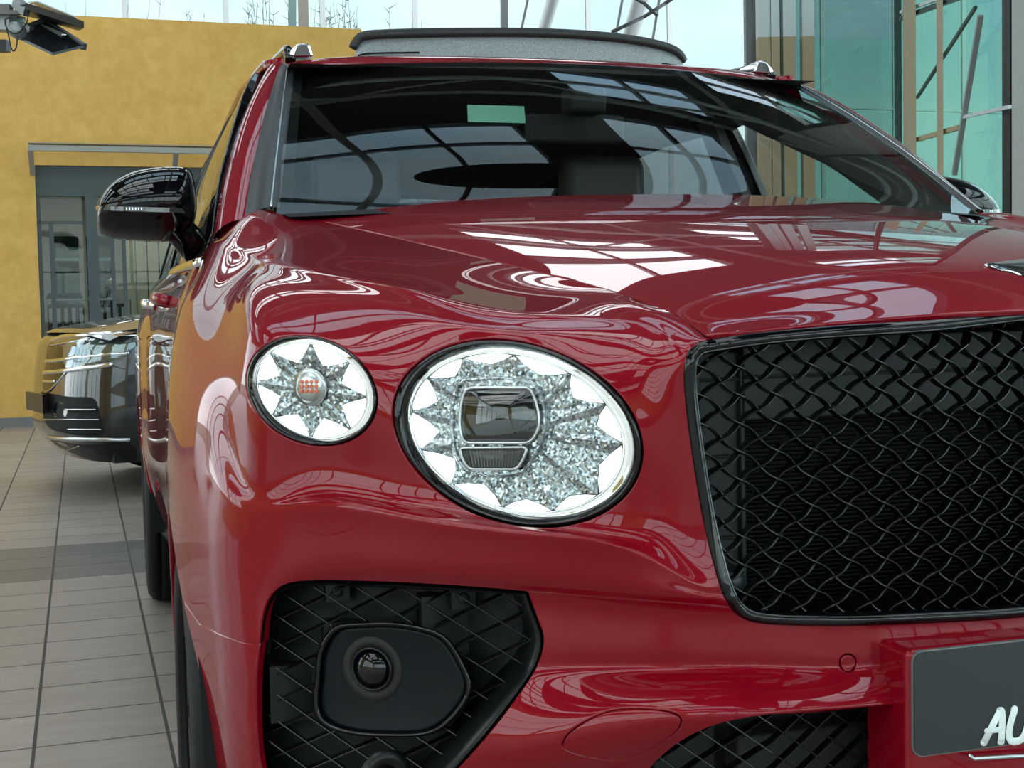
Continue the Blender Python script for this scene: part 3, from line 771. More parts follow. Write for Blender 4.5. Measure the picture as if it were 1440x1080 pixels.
def lamp(E_, tips, valleys, rot, big, mir):
    c, n = F_.at(*F_.hit(E_['cx'], E_['cy']))
    fn = n.copy()
    def loop(k, off, m=96, cx=None, cy=None):
        out = []
        for (x, y) in ell(n=m, k=k, **E_):
            p, _ = F_.at(*F_.hit(x, y)); out.append(p-fn*off)
        return out
    def flat(k, off, m=96):
        """loop in the flat plane of the lamp unit"""
        pl_ = c-fn*off; out = []
        for (x, y) in ell(n=m, k=k, **E_):
            r = ray(x, y); t = (pl_-CAM).dot(fn)/r.dot(fn); out.append(CAM+r*t)
        return out
    def fpt(x, y, off):
        r = ray(x, y); t = (c-fn*off-CAM).dot(fn)/r.dot(fn); return CAM+r*t
    def ringm(L):
        mb = MB(); m = len(L[0]); mb.grid([[l[j % m] for l in L] for j in range(m+1)]); return mb
    parts = []
    bez = ringm([loop(.990,.020), loop(.988,.003), loop(.975,-.0008), loop(.955,-.0005), loop(.930,.002), loop(.912,.007), loop(.902,.014)])
    chr_ = ringm([loop(.908,.012), loop(.900,.0105), loop(.893,.013), flat(.886,.022), flat(.882,.024)])
    ring = ringm([flat(.885,.023), flat(.875,.0215), flat(.868,.0215), flat(.858,.025)])
    ch2 = ringm([flat(.860,.0235), flat(.848,.021), flat(.838,.0245)])
    bowl = ringm([flat(.845,.026), flat(.80,.032), flat(.60,.040), flat(.3,.044), flat(.01,.045)])
    buck = ringm([loop(.985,.018), flat(.95,.06), flat(.5,.065), flat(.01,.065)])
    lens = ringm([loop(.950,.0045), loop(.90,.0005), loop(.75,-.003), loop(.5,-.006), loop(.25,-.0075), loop(.01,-.008)])
    # star plate
    st = MB(); tip = []; outer = ell(n=720, k=1.0, **E_)
    def epx(ang, k):
        t = math.radians(ang); 
        a = E_['W']*k; l21 = E_['c']/E_['W']*k; l22 = math.sqrt(E_['Hh']**2-(E_['c']/E_['W'])**2)*k
        return (E_['cx']+a*math.cos(t), E_['cy']+l21*math.cos(t)-l22*math.sin(t))
    N_ = len(tips); pts = []
    for i in range(N_):
        pts.append((tips[i], .835, .0255))
        a2 = tips[(i+1) % N_]+(360 if tips[(i+1) % N_] < tips[i] else 0)
        for q in (.22,.5,.78): pts.append((tips[i]+(a2-tips[i])*q, valleys[i]+(.835-valleys[i])*(.42 if q != .5 else 0), .030))
    cen = fpt(E_['cx'], E_['cy'], .034)
    P = [fpt(*epx(a, k), o) for a, k, o in pts]
    for i in range(len(P)): st.add([P[i], P[(i+1) % len(P)], cen], [(0,1,2)])
    # lit petals between the spikes
    pe = MB()
    for i in range(N_):
        a1 = tips[i]; a2 = tips[(i+1) % N_]; a2 += 360 if a2 < a1 else 0; q = []
        for k in range(9): q.append(fpt(*epx(a1+(a2-a1)*(.04+.92*k/8), .832), .0275))
        for f, kk in ((.80,.42),(.5,.0),(.20,.42)): q.append(fpt(*epx(a1+(a2-a1)*f, valleys[i]+(.835-valleys[i])*kk+.01), .0295))
        pe.poly(q)
    mods = []
    if big:
        up = [(656,546),(700,545),(746,546),(752,560),(757,582),(757,603),(751,622),(700,624),(651,624),(646,600),(647,575),(650,560)]
        lo_ = [(647,630),(695,630),(741,629),(737,643),(728,660),(695,662),(661,660),(652,645)]
        up = rpoly([(655,545),(745,545),(752,560),(758,582),(758,603),(746,623),(652,623),(646,601),(648,570)], 12); lo_ = rpoly([(646,630),(742,629),(736,645),(727,660),(660,660),(651,646)], 10)
        hz = MB(); ho = rpoly([(642,532),(700,528),(752,534),(766,560),(770,596),(762,628),(738,668),(700,672),(654,668),(636,640),(632,600),(634,560)], 16)
        ho2 = [(700+(x-700)*.93, 600+(y-600)*.93) for x, y in ho]
        hz.grid([[fpt(*a_, .040), fpt(*a_, .026), fpt(*b_, .021), fpt(*b_, .024)] for a_, b_ in list(zip(ho, ho2))+[(ho[0], ho2[0])]])
        hz.poly([fpt(x, y, .024) for x, y in ho2])
        frm = MB()
        for lp in (up, lo_): frm.tube([fpt(x, y, .0155) for x, y in lp], .0017, 8, closed=True)
        l1 = MB(); cx_ = 702; cy_ = 585
        l1.grid([[fpt(cx_+(x-cx_)*k, cy_+(y-cy_)*k, o) for k, o in ((1,.018),(.975,.0158),(.02,.0156))] for x, y in up+[up[0]]])
        l2 = MB(); cx_ = 695; cy_ = 645
        l2.grid([[fpt(cx_+(x-cx_)*k, cy_+(y-cy_)*k, o) for k, o in ((1,.018),(.95,.0165),(.02,.0160))] for x, y in lo_+[lo_[0]]])
        gri = MB()
        for i in range(17): x = 657+i*4.6; gri.bar(fpt(x, 633, .0158), fpt(x+ (695-x)*.12, 657, .0158), .0006, .0006)
        # shutter inside the lens
        mods = [(hz,'projector_housing',CRYS2),(frm,'projector_frame',SATCHROME),(l1,'projector_lens',bsdf('dark_lens',(.006,.010,.011),rough=.02,coat=.6,spec=.6)),(l2,'lower_lens',bsdf('ribbed_lens',(.045,.05,.05),rough=.2)),(gri,'lens_ribs',bsdf('rib',(.16,.17,.17),rough=.3,metal=.5))]
    else:
        hz = MB().lathe([(.0001,.004),(.012,.0045),(.0175,.002),(.019,-.001),(.0215,.0005),(.023,-.003)], fpt(434,545,.026), fn, 40)
        om = MB(); 
        for r_ in range(3):
            for q_ in range(4):
                p = fpt(424+q_*7.0, 537+r_*6.5, .0212); om.lathe([(.0026,0),(.0022,.0012),(.0001,.0018)], p, fn, 8)
        mods = [(hz,'reflector_ring',SATCHROME),(om,'indicator',bsdf('amber_indicator',(.75,.16,.07),rough=.3,emit=(1,.25,.1),estr=.04))]
    if mir: bez, chr_, ring, ch2, bowl, buck, lens, st, pe = (m.mirror() for m in (bez, chr_, ring, ch2, bowl, buck, lens, st, pe)); [m[0].mirror() for m in mods]
    nm = 'main_headlamp' if big else 'outer_headlamp'
    L0 = PP(bez, nm, GLOSSBLK); L0['label'] = 'lit oval headlamp with starburst crystal' if big else 'lit smaller round headlamp with starburst crystal'
    PP(buck, 'lamp_bucket', MATBLK, L0); PP(chr_, 'chrome_ring', CHROME, L0); PP(ring, 'light_ring', LED2, L0); PP(ch2, 'inner_ring', CHROME, L0)
    PP(bowl, 'reflector', CRYS2, L0); PP(st, 'crystal_star', CRYS if big else CRYS2, L0, smooth=False)
    PP(pe, 'led_petals', LED, L0, smooth=False); PP(lens, 'lamp_lens', LENSG, L0)
    for m, nn_, mt in mods: PP(m, nn_, mt, L0)
    return c, fn
big_tips = [4, 33, 60, 92, 121, 148, 176, 204, 232, 262, 290, 320]
big_val = [.66,.64,.68,.72,.70,.66,.62,.62,.66,.70,.72,.68]
sm_tips = [2, 47, 90, 137, 180, 225, 270, 315]
for mir in (False, True):
    lamp(LAMP, big_tips, big_val, 0, True, mir)
    lamp(LAMS, sm_tips, [.50]*8, 0, False, mir)
# ------------------------------------------------------------------ windscreen, pillars, roof, doors
WB = [(x, 1.115+.185*(x/.765)**2, 1.262) for x in (-.765,-.60,-.40,-.20,0)]
WT = [(x, 1.795+.120*(x/.647)**2, 1.650-.009*(x/.647)**2) for x in (-.647,-.50,-.33,-.16,0)]
def full(r): return r+[(-x, y, z) for x, y, z in reversed(r[:-1])]
def lerp3(a, b, t, bulge): return tuple(a[i]+(b[i]-a[i])*t+(0, -bulge*.6, bulge)[i]*4*t*(1-t) for i in range(3))
wrows = []
for t in (-.12, 0, .25, .5, .75, 1.0):
    wrows.append([lerp3(a, b, t, .014) if 0 <= t <= 1 else lerp3(a, b, t, 0) for a, b in zip(full(WB), full(WT))])
W_ = Surf(wrows, 120, 90)
if W_.N[45, 60, 2] < 0: W_.N = -W_.N
WSG = glassy('windscreen_glass', (.93,.96,.95), refl=.72, ior=1.5)
vs0 = .0
CP(panel_obj('windscreen', W_, [(.004,.0),(.996,.0),(.996,.992),(.004,.992)], [], WSG, None, flange=.004, fl_in=.001))
# black ceramic border and pillar trim
def surf_strip(S, a, b, off, n=40, m=3, fn=None):
    return [[(lambda p, n_: p+n_*off)(*S.at(a[0](t)+(b[0](t)-a[0](t))*k/m, a[1](t)+(b[1](t)-a[1](t))*k/m)) for k in range(m+1)] for t in np.linspace(0, 1, n)]
fb = MB()
for a, b in ((((lambda t: .004), (lambda t: t*.99)), ((lambda t: .022), (lambda t: t*.99))), (((lambda t: .978), (lambda t: t*.99)), ((lambda t: .996), (lambda t: t*.99))),
             (((lambda t: t), (lambda t: .945)), ((lambda t: t), (lambda t: .99))), (((lambda t: t), (lambda t: .06)), ((lambda t: t), (lambda t: .115)))):
    fb.grid(surf_strip(W_, a, b, -.003))
ws = [o for o in COL.objects if o.name == 'windscreen'][0]
PP(fb, 'ceramic_border', bsdf('frit', (.002,.003,.003), rough=.7, spec=.05), ws)
stk = MB(); a = [PY(x, y, 1.62) for x, y in ((657,148),(737,150),(739,174),(658,172))]
uv = [W_.near(W_.at(*W_.hit(x, y))[0]) for x, y in ((657,148),(737,150),(739,174),(658,172))]
G = []
for i in range(6):
    r = []
    for k in range(4):
        u = (uv[0][0]*(1-i/5)+uv[1][0]*i/5)*(1-k/3)+(uv[3][0]*(1-i/5)+uv[2][0]*i/5)*k/3; v = (uv[0][1]*(1-i/5)+uv[1][1]*i/5)*(1-k/3)+(uv[3][1]*(1-i/5)+uv[2][1]*i/5)*k/3
        p, n = W_.at(u, v); r.append(p+n*.001)
    G.append(r)
stk.grid(G); PP(stk, 'green_sticker', bsdf('green_film', (.06,.22,.13), rough=.25), ws)
# rear-view mirror and camera housing behind the glass
rv = MB(); c = W_.at(.5, .82)[0]; rv.box((c.x-.045, c.y+.01, c.z-.07),(c.x+.045, c.y+.09, c.z-.01)); rv.box((c.x-.125, c.y+.10, c.z-.13),(c.x+.125, c.y+.125, c.z-.06))
PP(rv, 'rear_view_mirror', MATBLK, bevel=.012)
# side structure. rows go up from the belt line to the roof rail, columns go back
def sx(y, z):
    """half width of the glasshouse"""
    zz = [1.13,1.20,1.34,1.50,1.60,1.68]; xx = [.932,.918,.872,.802,.748,.690]
    x = np.interp(z, zz, xx); t = (y-2.3)
    return x-.040*max(0, (2.0-y)/.6)**1.5-.055*max(0, (y-3.4)/1.4)**2
gcols = [1.30,1.45,1.65,1.9,2.3,2.8,3.3,3.8,4.3,4.75]; grow = [1.10,1.16,1.24,1.34,1.44,1.54,1.62,1.68]
def ztop(y): return 1.0 if y < 9 else 1
G = [[(-sx(y, z), y, z) for y in gcols] for z in grow]
S_ = Surf(G, 160, 60)
if S_.N[30, 80, 0] > 0: S_.N = -S_.N
def sd(y, z): 
    q = S_.cast((-2, y, z), (1, 0, 0)); return q if q else S_.near((-sx(y, z), y, z))
def sdl(pts): return [sd(*p) for p in pts]
# A pillar: from the screen edge to the door glass
E0 = [(-.872,1.36,1.205),(-.846,1.48,1.30),(-.812,1.60,1.40),(-.770,1.73,1.50),(-.715,1.88,1.60),(-.672,2.02,1.662)]
Wl = [W_.at(0.0, t)[0] for t in (.10,.28,.46,.64,.82,.985)]
def pillar(mir):
    red = MB(); blk = MB(); chrome = MB(); G1 = []; G2 = []; nE = spline(E0, 40); nW = spline(Wl, 40)
    for i, (e, w) in enumerate(zip(nE, nW)):
        t = i/39; out = Vector((-.80,-.25,.52)).normalized(); m = w.lerp(e, .42-.10*t)+out*.010
        G1.append([m-out*.012, m-out*.002+(m-e)*.02, m, m.lerp(e, .25)+out*.009, m.lerp(e, .5)+out*.012, m.lerp(e, .75)+out*.010, e+out*.003, e-out*.006, e-out*.02+Vector((.03,0,0))])
        G2.append([w+out*.001-Vector((-.012,0,0)), w+out*.006, w.lerp(m, .3)+out*.008, w.lerp(m, .93)+out*.004, w.lerp(m, .99)-out*.006])
    red.grid(G1); blk.grid(G2); chrome.tube([g[1] for g in G2], .0022, 6)
    dg = MB(); dg.tube([g[7]+Vector((-.001,.006,0)) for g in G1], .007, 8)
    if mir: red.mirror(); blk.mirror(); chrome.mirror(); dg.mirror()
    p = PP(red, 'windscreen_pillar', PAINT); PP(blk, 'pillar_trim', bsdf('pillar_trim', (.022,.026,.028), rough=.38), p); PP(chrome, 'trim_bead', SATCHROME, p); PP(dg, 'door_seal', GLOSSBLK, p)
SIDEG = glassy('side_glass', (.96,.98,.97), refl=1.2, ior=1.5); TINTG = glassy('privacy_glass', (.12,.13,.13), refl=1.2, ior=1.5)
# roof panel with the sunroof opening
RT = [[(-.640,1.925,1.634),(-.52,1.868,1.641),(-.35,1.832,1.643),(-.175,1.812,1.644),(0,1.806,1.644)],
      [(-.648,1.940,1.642),(-.53,1.885,1.650),(-.36,1.850,1.653),(-.18,1.830,1.654),(0,1.824,1.654)],
      [(-.675,2.10,1.664),(-.55,2.08,1.676),(-.38,2.07,1.683),(-.19,2.06,1.687),(0,2.06,1.688)],
      [(-.690,2.6,1.685),(-.56,2.6,1.700),(-.38,2.6,1.710),(-.19,2.6,1.716),(0,2.6,1.718)],
      [(-.682,3.3,1.685),(-.55,3.3,1.702),(-.38,3.3,1.715),(-.19,3.3,1.72),(0,3.3,1.722)],
      [(-.650,4.2,1.63),(-.53,4.2,1.652),(-.37,4.2,1.666),(-.19,4.2,1.67),(0,4.2,1.672)],
      [(-.60,4.75,1.57),(-.5,4.78,1.59),(-.36,4.8,1.60),(-.18,4.8,1.605),(0,4.8,1.605)]]
R_ = Surf([full(r) for r in RT], 160, 160)
if R_.N[80, 80, 2] < 0: R_.N = -R_.N
def rt(x, y): return R_.cast((x, y, 3), (0, 0, -1))
so = [rt(x, y) for x, y in dens([(-.50,2.16),(.50,2.16),(.50,3.95),(-.50,3.95)], .05)]
roof = CP(panel_obj('roof', R_, [(0,0),(1,0),(1,1),(0,1)], [so], PAINT, None, flange=.006, fl_in=.003))
sg = panel_obj('rear_roof_glass', R_, [rt(x, y) for x, y in dens([(-.49,2.95),(.49,2.95),(.49,3.94),(-.49,3.94)], .06)], [], glassy('roof_glass', (.5,.55,.55), refl=1.1), roof, flange=.006)
# raised wind deflector at the front of the open sunroof
wd = MB(); top = spline([PY(492,66,2.215),PY(503,50,2.21),PY(530,44,2.20),PY(700,41,2.185),PY(850,47,2.19),PY(930,60,2.205),PY(955,72,2.215),PY(961,84,2.225)], 60)
wd.sweep(top, [(-.012,-.020),(-.013,-.004),(-.008,.002),(.006,.003),(.013,-.002),(.013,-.020)], ups=(0,0,1))
defl = PP(wd, 'wind_deflector', bsdf('deflector_rubber', (.022,.025,.026), rough=.5))
ms = MB(); lowb = [R_.at(*rt(max(-.49,min(.49,p.x)), 2.17))[0]-Vector((0,0,.012)) for p in top[3:-3]]
ms.grid([[a+Vector((0,.003,-.006)), a.lerp(b, .5)+Vector((0,.003,0)), b+Vector((0,.003,0))] for a, b in zip(top[3:-3], lowb)])
def mesh_fab():
    m, nt, out = new_mat('deflector_mesh'); b = nt.nodes.new('ShaderNodeBsdfPrincipled'); tc = nt.nodes.new('ShaderNodeTexCoord')
    v = nt.nodes.new('ShaderNodeTexVoronoi'); v.inputs['Scale'].default_value = 420; link(nt, tc.outputs['Object'], v.inputs['Vector'])
    cr = nt.nodes.new('ShaderNodeValToRGB'); cr.color_ramp.elements[0].color = (.07,.08,.085,1); cr.color_ramp.elements[1].color = (.36,.40,.41,1); cr.color_ramp.elements[1].position = .6
    link(nt, v.outputs['Distance'], cr.inputs[0]); link(nt, cr.outputs[0], b.inputs['Base Color']); b.inputs['Roughness'].default_value = .5; b.inputs['Metallic'].default_value = .4
    link(nt, b.outputs[0], out.inputs[0]); return m
PP(ms, 'deflector_mesh', mesh_fab(), defl)
for s_ in (0, 1):
    sl = MB()
    for k in (.50, .78):
        idx = range(4, 17) if s_ == 0 else range(len(top)-12, len(top)-4)
        pts = [top[i].lerp(lowb[min(max(i-3, 0), len(lowb)-1)], k)+Vector((0,-.001,0)) for i in idx]; sl.tube(pts, .002, 6)
    PP(sl, 'deflector_slot', MATBLK, defl)

# doors and rear quarter
dc = [1.38,1.46,1.7,2.1,2.55,3.0,3.3,3.6,3.95,4.3,4.6,4.85,5.0]
def dx(y, z):
    base = np.interp(y, dc, [.945,.950,.955,.958,.960,.965,.975,.990,.998,.990,.955,.89,.80])
    zz = [.30,.38,.50,.62,.75,.90,1.02,1.10,1.16]; f = [-.085,-.055,-.018,.0,-.006,-.008,-.012,-.025,-.050]
    fr_ = [-.03,-.02,-.006,.0,.0,-.002,-.012,-.04,-.09]
    w = np.clip((y-3.2)/.6, 0, 1); fz = np.interp(z, zz, f)*(1-w)+np.interp(z, zz, fr_)*w
    return base+fz
D_ = Surf([[(-dx(y, z), y, z) for y in dc] for z in (.30,.38,.50,.62,.75,.90,1.02,1.10,1.16)], 200, 90)
if D_.N[45, 60, 0] > 0: D_.N = -D_.N
def dd(y, z): return (D_.near((-dx(y, z), y, z)))
def ddl(pts, st=.05): return [dd(*p) for p in dens(pts, st)]
RWY = 3.93; rarch = [(RWY+WR*math.cos(t), WZ+WR*math.sin(t)) for t in np.linspace(PI-.10, .10, 30)]
doors = [('front_door', [(1.462,.33),(2.50,.33),(2.52,.8),(2.50,1.158),(1.462,1.158)]), ('rear_door', [(2.507,.33),(3.25,.33),(3.50,.62),(3.55,.9),(3.40,1.158),(2.507,1.158)])]
DARKG = bsdf('body_shadow_gap', (.01,.01,.01), rough=.8)
for mir in (False, True):
    pillar(mir)
    for nm, pl_ in doors:
        d_o = CP(panel_obj(nm, D_, ddl(pl_), [], PAINT, None, mirror=mir, gap=.002, flange=.02))
        hy = 2.22 if nm == 'front_door' else 3.12; hm = MB(); sgn = 1 if mir else -1
        hx = dx(hy, 1.10)
        hp_ = [(-hx+.004,hy-.11,1.100),(-hx-.020,hy-.09,1.108),(-hx-.030,hy-.03,1.112),(-hx-.030,hy+.05,1.112),(-hx-.020,hy+.11,1.108),(-hx+.004,hy+.13,1.10)]
        hm.sweep(spline(hp_, 24), [(.011*math.cos(2*PI*i/10), .015*math.sin(2*PI*i/10)) for i in range(10)], ups=(0,0,1))
        if mir: hm.mirror()
        PP(hm, 'door_handle', CHROME if nm == 'rear_door' else PAINT, d_o)
    qp = [(3.405,1.158),(3.557,.9),(3.51,.62),(3.50,.40)]+[p for p in rarch]+[(4.37,.33),(4.98,.33),(4.98,1.158)]
    CP(panel_obj('rear_wing', D_, ddl(qp), [], PAINT, None, mirror=mir, gap=.002, flange=.02))
    # sill
    sm_ = MB(); sm_.grid([[(-dx(y, .33)+.01, y, .36), (-dx(y,.33)-.0, y, .32), (-dx(y,.33)+.03, y, .27),(-dx(y,.33)+.12, y, .25)] for y in np.linspace(1.36, 3.5, 20)])
    # upper side frame: opening for the front and rear side window
    winf = [(1.46,1.178),(2.42,1.178),(2.42,1.60),(2.1,1.618),(1.95,1.60),(1.80,1.50),(1.62,1.37)]
    winr = [(2.50,1.178),(3.45,1.185),(3.42,1.595),(2.9,1.612),(2.50,1.605)]
    winq = [(3.53,1.19),(4.15,1.215),(4.05,1.50),(3.6,1.585),(3.50,1.59)]
    outer_s = [(1.46,1.158),(4.70,1.158),(4.6,1.50),(4.3,1.62),(3.8,1.672),(2.2,1.672),(2.0,1.640),(1.80,1.535),(1.60,1.39),(1.42,1.22)]
    fr_o = CP(panel_obj('side_frame', S_, [sd(*p) for p in dens(outer_s, .05)], [[sd(*p) for p in dens(w, .05)] for w in (winf, winr, winq)], GLOSSBLK, None, mirror=mir, flange=.02, fl_in=.003))
    for nm, w in (('front_side_window', winf), ('rear_side_window', winr), ('quarter_window', winq)):
        c_ = (sum(p[0] for p in w)/len(w), sum(p[1] for p in w)/len(w))
        V, F, N = panel(S_, [sd(*p) for p in dens([(c_[0]+(y-c_[0])*1.02, c_[1]+(z-c_[1])*1.03) for y, z in w], .05)], [], flange=.004, fl_in=.001)
        V = [p+Vector((.006,0,0)) for p in V]
        if mir: V = [Vector((-p.x,p.y,p.z)) for p in V]; N = [Vector((-p.x,p.y,p.z)) for p in N]; F = [tuple(reversed(f)) for f in F]
        CP(mesh_obj(nm, V, F, SIDEG if nm == 'front_side_window' else TINTG, None, normals=N))
    bm_ = MB(); bp_ = [Vector((-sx(y, 1.160)-.004, y, 1.165)) for y in np.linspace(1.43, 4.6, 40)]
    bm_.sweep(bp_, [(-.006,-.008),(-.006,.008),(.004,.011),(.006,-.008)], ups=(0,0,1))
    rl = MB(); rp_ = spline([(-.636,1.99,1.668),(-.636,2.02,1.694),(-.634,2.08,1.706),(-.636,2.6,1.738),(-.632,3.4,1.735),(-.62,4.2,1.69),(-.61,4.45,1.655)], 50)
    rl.sweep(rp_, [(-.012,-.012),(-.012,.008),(-.005,.013),(.006,.012),(.012,.004),(.012,-.012)], ups=(0,0,1))
    rc = MB().poly([PY(x, y, 1.985) for x, y in ((403,80),(409,70),(417,62),(428,60),(436,62),(441,79))], (0,.10,0)); rk = MB().poly([PY(x, y, 1.983) for x, y in ((413,78),(417,67),(422,63),(432,63),(437,77))], (0,.004,0))
    ro = MB().tube([(-.668,1.95,1.650),(-.680,2.1,1.672),(-.69,2.6,1.696),(-.684,3.3,1.69),(-.652,4.2,1.636),(-.61,4.6,1.58)], .016, 10)
    # rear end pieces
    if mir: sm_.mirror(); bm_.mirror(); rl.mirror(); rc.mirror(); rk.mirror(); ro.mirror()
    PP(sm_, 'sill', SATBLK); PP(bm_, 'belt_moulding', CHROME, fr_o); r0 = PP(rl, 'roof_rail', GLOSSBLK); PP(rc, 'rail_foot', CHROME, r0, bevel=.004); PP(rk, 'foot_cap', GLOSSBLK, r0); PP(ro, 'roof_gutter', PAINT)
    # door mirror
    mm = MB(); Ym = 1.65
    top_ = [(137,300),(139,283),(147,266),(162,251),(182,240),(205,234),(230,231),(252,231),(263,233),(269,238),(273,250),(276,270),(277,288),(276,300),(273,312)]
    bot_ = [(137,300),(136,312),(138,322),(145,328),(160,332),(185,335),(205,336),(225,337),(240,336),(250,334),(258,331),(264,327),(268,322),(271,317),(273,312)]
    Tt = spline([PY(x, y, Ym) for x, y in top_], 36); Bb = spline([PY(x, y, Ym) for x, y in bot_], 36); front = []; 
    for i in range(36):
        row = []; s_ = math.sin(PI*i/35); edge = min(1, i/5, (35-i)/4)
        for k in range(17):
            a = k/16; b = math.sin(PI*a)**.55; p = Tt[i].lerp(Bb[i], a); row.append(p+Vector((0, .045-(.095*b*(s_**.45)), 0)))
        front.append(row)
    mm.grid(front); back = [[front[i][0]+Vector((.002,.0,0)), front[i][0]+Vector((.0,.07,-.002)), front[i][16].lerp(front[i][0], .5)+Vector((0,.085,0)), front[i][16]+Vector((0,.07,.002)), front[i][16]] for i in range(36)]
    mm.grid(back, flip=True)
    sg_ = MB()
    def mp(x, y, d):
        return PY(x, y, Ym-.050+d)
    ind = spline([PY(137,293,Ym+.030),PY(150,293,Ym-.026),PY(185,294,Ym-.050),PY(220,295,Ym-.054),PY(245,296,Ym-.048),PY(266,297,Ym-.022)], 30)
    sg_.sweep(ind, [(-.0022,-.0060),(.0035,-.0045),(.0035,.0045),(-.0022,.0060)], ups=(0,0,1), sm=False)
    il = MB().sweep(ind[1:9], [(-.0032,-.0045),(.001,-.004),(.001,.004),(-.0032,.0045)], ups=(0,0,1), sm=False)
    rb_ = MB(); 
    for k in range(9): q = PY(178+k*4.2, 294, Ym-.0535); rb_.box((q.x-.0012, q.y-.003, q.z-.003),(q.x+.0012, q.y+.002, q.z+.003))
    arm = MB(); A0 = spline([PY(236,318,Ym+.01),PY(252,324,Ym+.02),PY(265,338,Ym+.04),PY(280,357,Ym+.07),PY(293,374,Ym+.08)], 16)
    rr = [(.040,.013),(.040,.020),(.038,.022),(.042,.024),(.05,.03)]
    for i, p in enumerate(A0):
        pass
    arm.sweep(A0, [(.020*math.cos(2*PI*i/16), .033*math.sin(2*PI*i/16)) for i in range(16)], ups=[Vector((-.6,-.1,1.0)) if 0 else Vector((.75,-.2,.62)) for _ in A0])
    foot = MB().sweep(spline([PY(268,386,1.66),PY(282,374,1.66),PY(298,364,1.66),PY(306,358,1.66)], 14), [(.035*math.cos(2*PI*i/14), .014*math.sin(2*PI*i/14)) for i in range(14)], ups=(.6,-.1,.8))
    gls = MB().grid([[back[i][k]+Vector((0,.004,0)) for k in (1,2,3)] for i in range(3, 33)], flip=True)
    if mir: mm.mirror(); sg_.mirror(); il.mirror(); rb_.mirror(); arm.mirror(); foot.mirror(); gls.mirror()
    mo = PP(mm, 'door_mirror', GLOSSBLK); PP(sg_, 'turn_signal', bsdf('signal_lens', (.05,.055,.06), rough=.08, coat=1), mo); PP(il, 'signal_lamp', bsdf('signal_clear', (.55,.60,.62), rough=.15, metal=.6), mo); PP(rb_, 'signal_ribs', SATCHROME, mo)
    PP(arm, 'mirror_arm', GLOSSBLK, mo); PP(gls, 'mirror_glass', CHROME, mo); PP(foot, 'mirror_foot', PAINT, mo)
# inner pillar trim seen through the screen
for s_ in (-1, 1):
    tp_ = [(1.34,1.17),(1.55,1.17),(1.74,1.30),(1.92,1.41),(2.08,1.50),(2.28,1.585),(2.45,1.61),(2.45,1.66),(2.0,1.655),(1.80,1.53),(1.60,1.385),(1.36,1.20)]
    m_ = MB().poly([(s_*(sx(y, z)-.035), y, z) for y, z in tp_], (-s_*.012, 0, 0)); PP(m_, 'inner_pillar_trim', bsdf('pillar_lining', (.05,.052,.052), rough=.7))
    m_ = MB().poly([(s_*(sx(y, z)-.03), y, z) for y, z in ((2.42,1.17),(2.56,1.17),(2.54,1.62),(2.44,1.62))], (-s_*.03, 0, 0)); PP(m_, 'centre_pillar_trim', bsdf('pillar_lining', (.05,.052,.052), rough=.7))
# cowl, tail, underbody, cabin
cw = MB(); cw.grid([[(x, y+.10, 1.262-.012) , (x*.99, y+.02, 1.255), (x*.98, y-.10, 1.235)] for x, y in [(-.765,1.30),(-.60,1.215),(-.40,1.155),(-.2,1.125),(0,1.115),(.2,1.125),(.4,1.155),(.6,1.215),(.765,1.30)]])
PP(cw, 'cowl', MATBLK)
tl_ = MB(); tl_.grid([[(s*.80*k, 5.0+.06*(1-(k)**2)+dy, z) for k, s in ((1,-1),(.6,-1),(.2,-1),(.2,1),(.6,1),(1,1))] for z, dy in ((.30,-.03),(.5,.0),(.75,.0),(1.0,-.05),(1.16,-.14))])
PP(tl_, 'tailgate', PAINT)
tg = MB(); tg.grid([[(s*w*k, yy+.04*(1-k*k), z) for k, s in ((1,-1),(.5,-1),(0,1),(.5,1),(1,1))] for z, w, yy in ((1.16,.80,4.85),(1.35,.74,4.83),(1.61,.60,4.78))])
PP(tg, 'rear_screen', TINTG)
ub = MB(); ub.box((-.72,1.25,.24),(.72,4.7,.32)); ub.box((-.70,1.32,.30),(.70,1.45,1.20)); PP(ub, 'underbody', MATBLK)
INT = bsdf('interior_trim', (.018,.019,.020), rough=.6); LEA = bsdf('seat_leather', (.030,.030,.032), rough=.45)
ds = MB(); ds.grid([[(x, 1.30+dy, 1.195+dz) for dy, dz in ((-.06,.0),(.05,.022),(.18,.028),(.30,.01),(.36,-.08),(.36,-.3))] for x in np.linspace(-.74,.74,12)])
PP(ds, 'dashboard', INT)
hl = MB(); hl.grid([[(x, y, z-.03) for x in (-.66,-.5)] for y, z in ((1.97,1.645),(2.6,1.68),(3.4,1.67),(4.5,1.59))]); hl.grid([[(x, y, z-.03) for x in (.5,.66)] for y, z in ((1.97,1.645),(2.6,1.68),(3.4,1.67),(4.5,1.59))], flip=True)
hl.grid([[(x, y, z-.02) for x in (-.6,0,.6)] for y, z in ((1.86,1.63),(2.14,1.65))]); hl.grid([[(x, y, z) for x in (-.66,-.3,.3,.66)] for y, z in ((1.80,1.625),(1.95,1.632),(2.12,1.645),(2.6,1.66),(3.4,1.65),(4.5,1.58))])
PP(hl, 'headliner', bsdf('headlining', (.06,.06,.062), rough=.8))
def seat(x, y):
    s = MB(); s.box((x-.26,y-.22,.62),(x+.26,y+.28,.80)); s.grid([[(x+w*sx_, y+.22+dy+.05*abs(w/.27), z) for w in (-.27,-.2,0,.2,.27)] for z, dy, sx_ in ((.78,0,1),(1.0,.03,1),(1.2,.08,.95),(1.34,.12,.82))]); s.box((x-.25,y+.24,.70),(x+.25,y+.40,1.30))
    o = PP(s, 'seat', LEA, bevel=.04, seg=3); h = MB().box((x-.13,y+.30,1.36),(x+.13,y+.42,1.53)); PP(h, 'headrest', LEA, o, bevel=.04, seg=3)
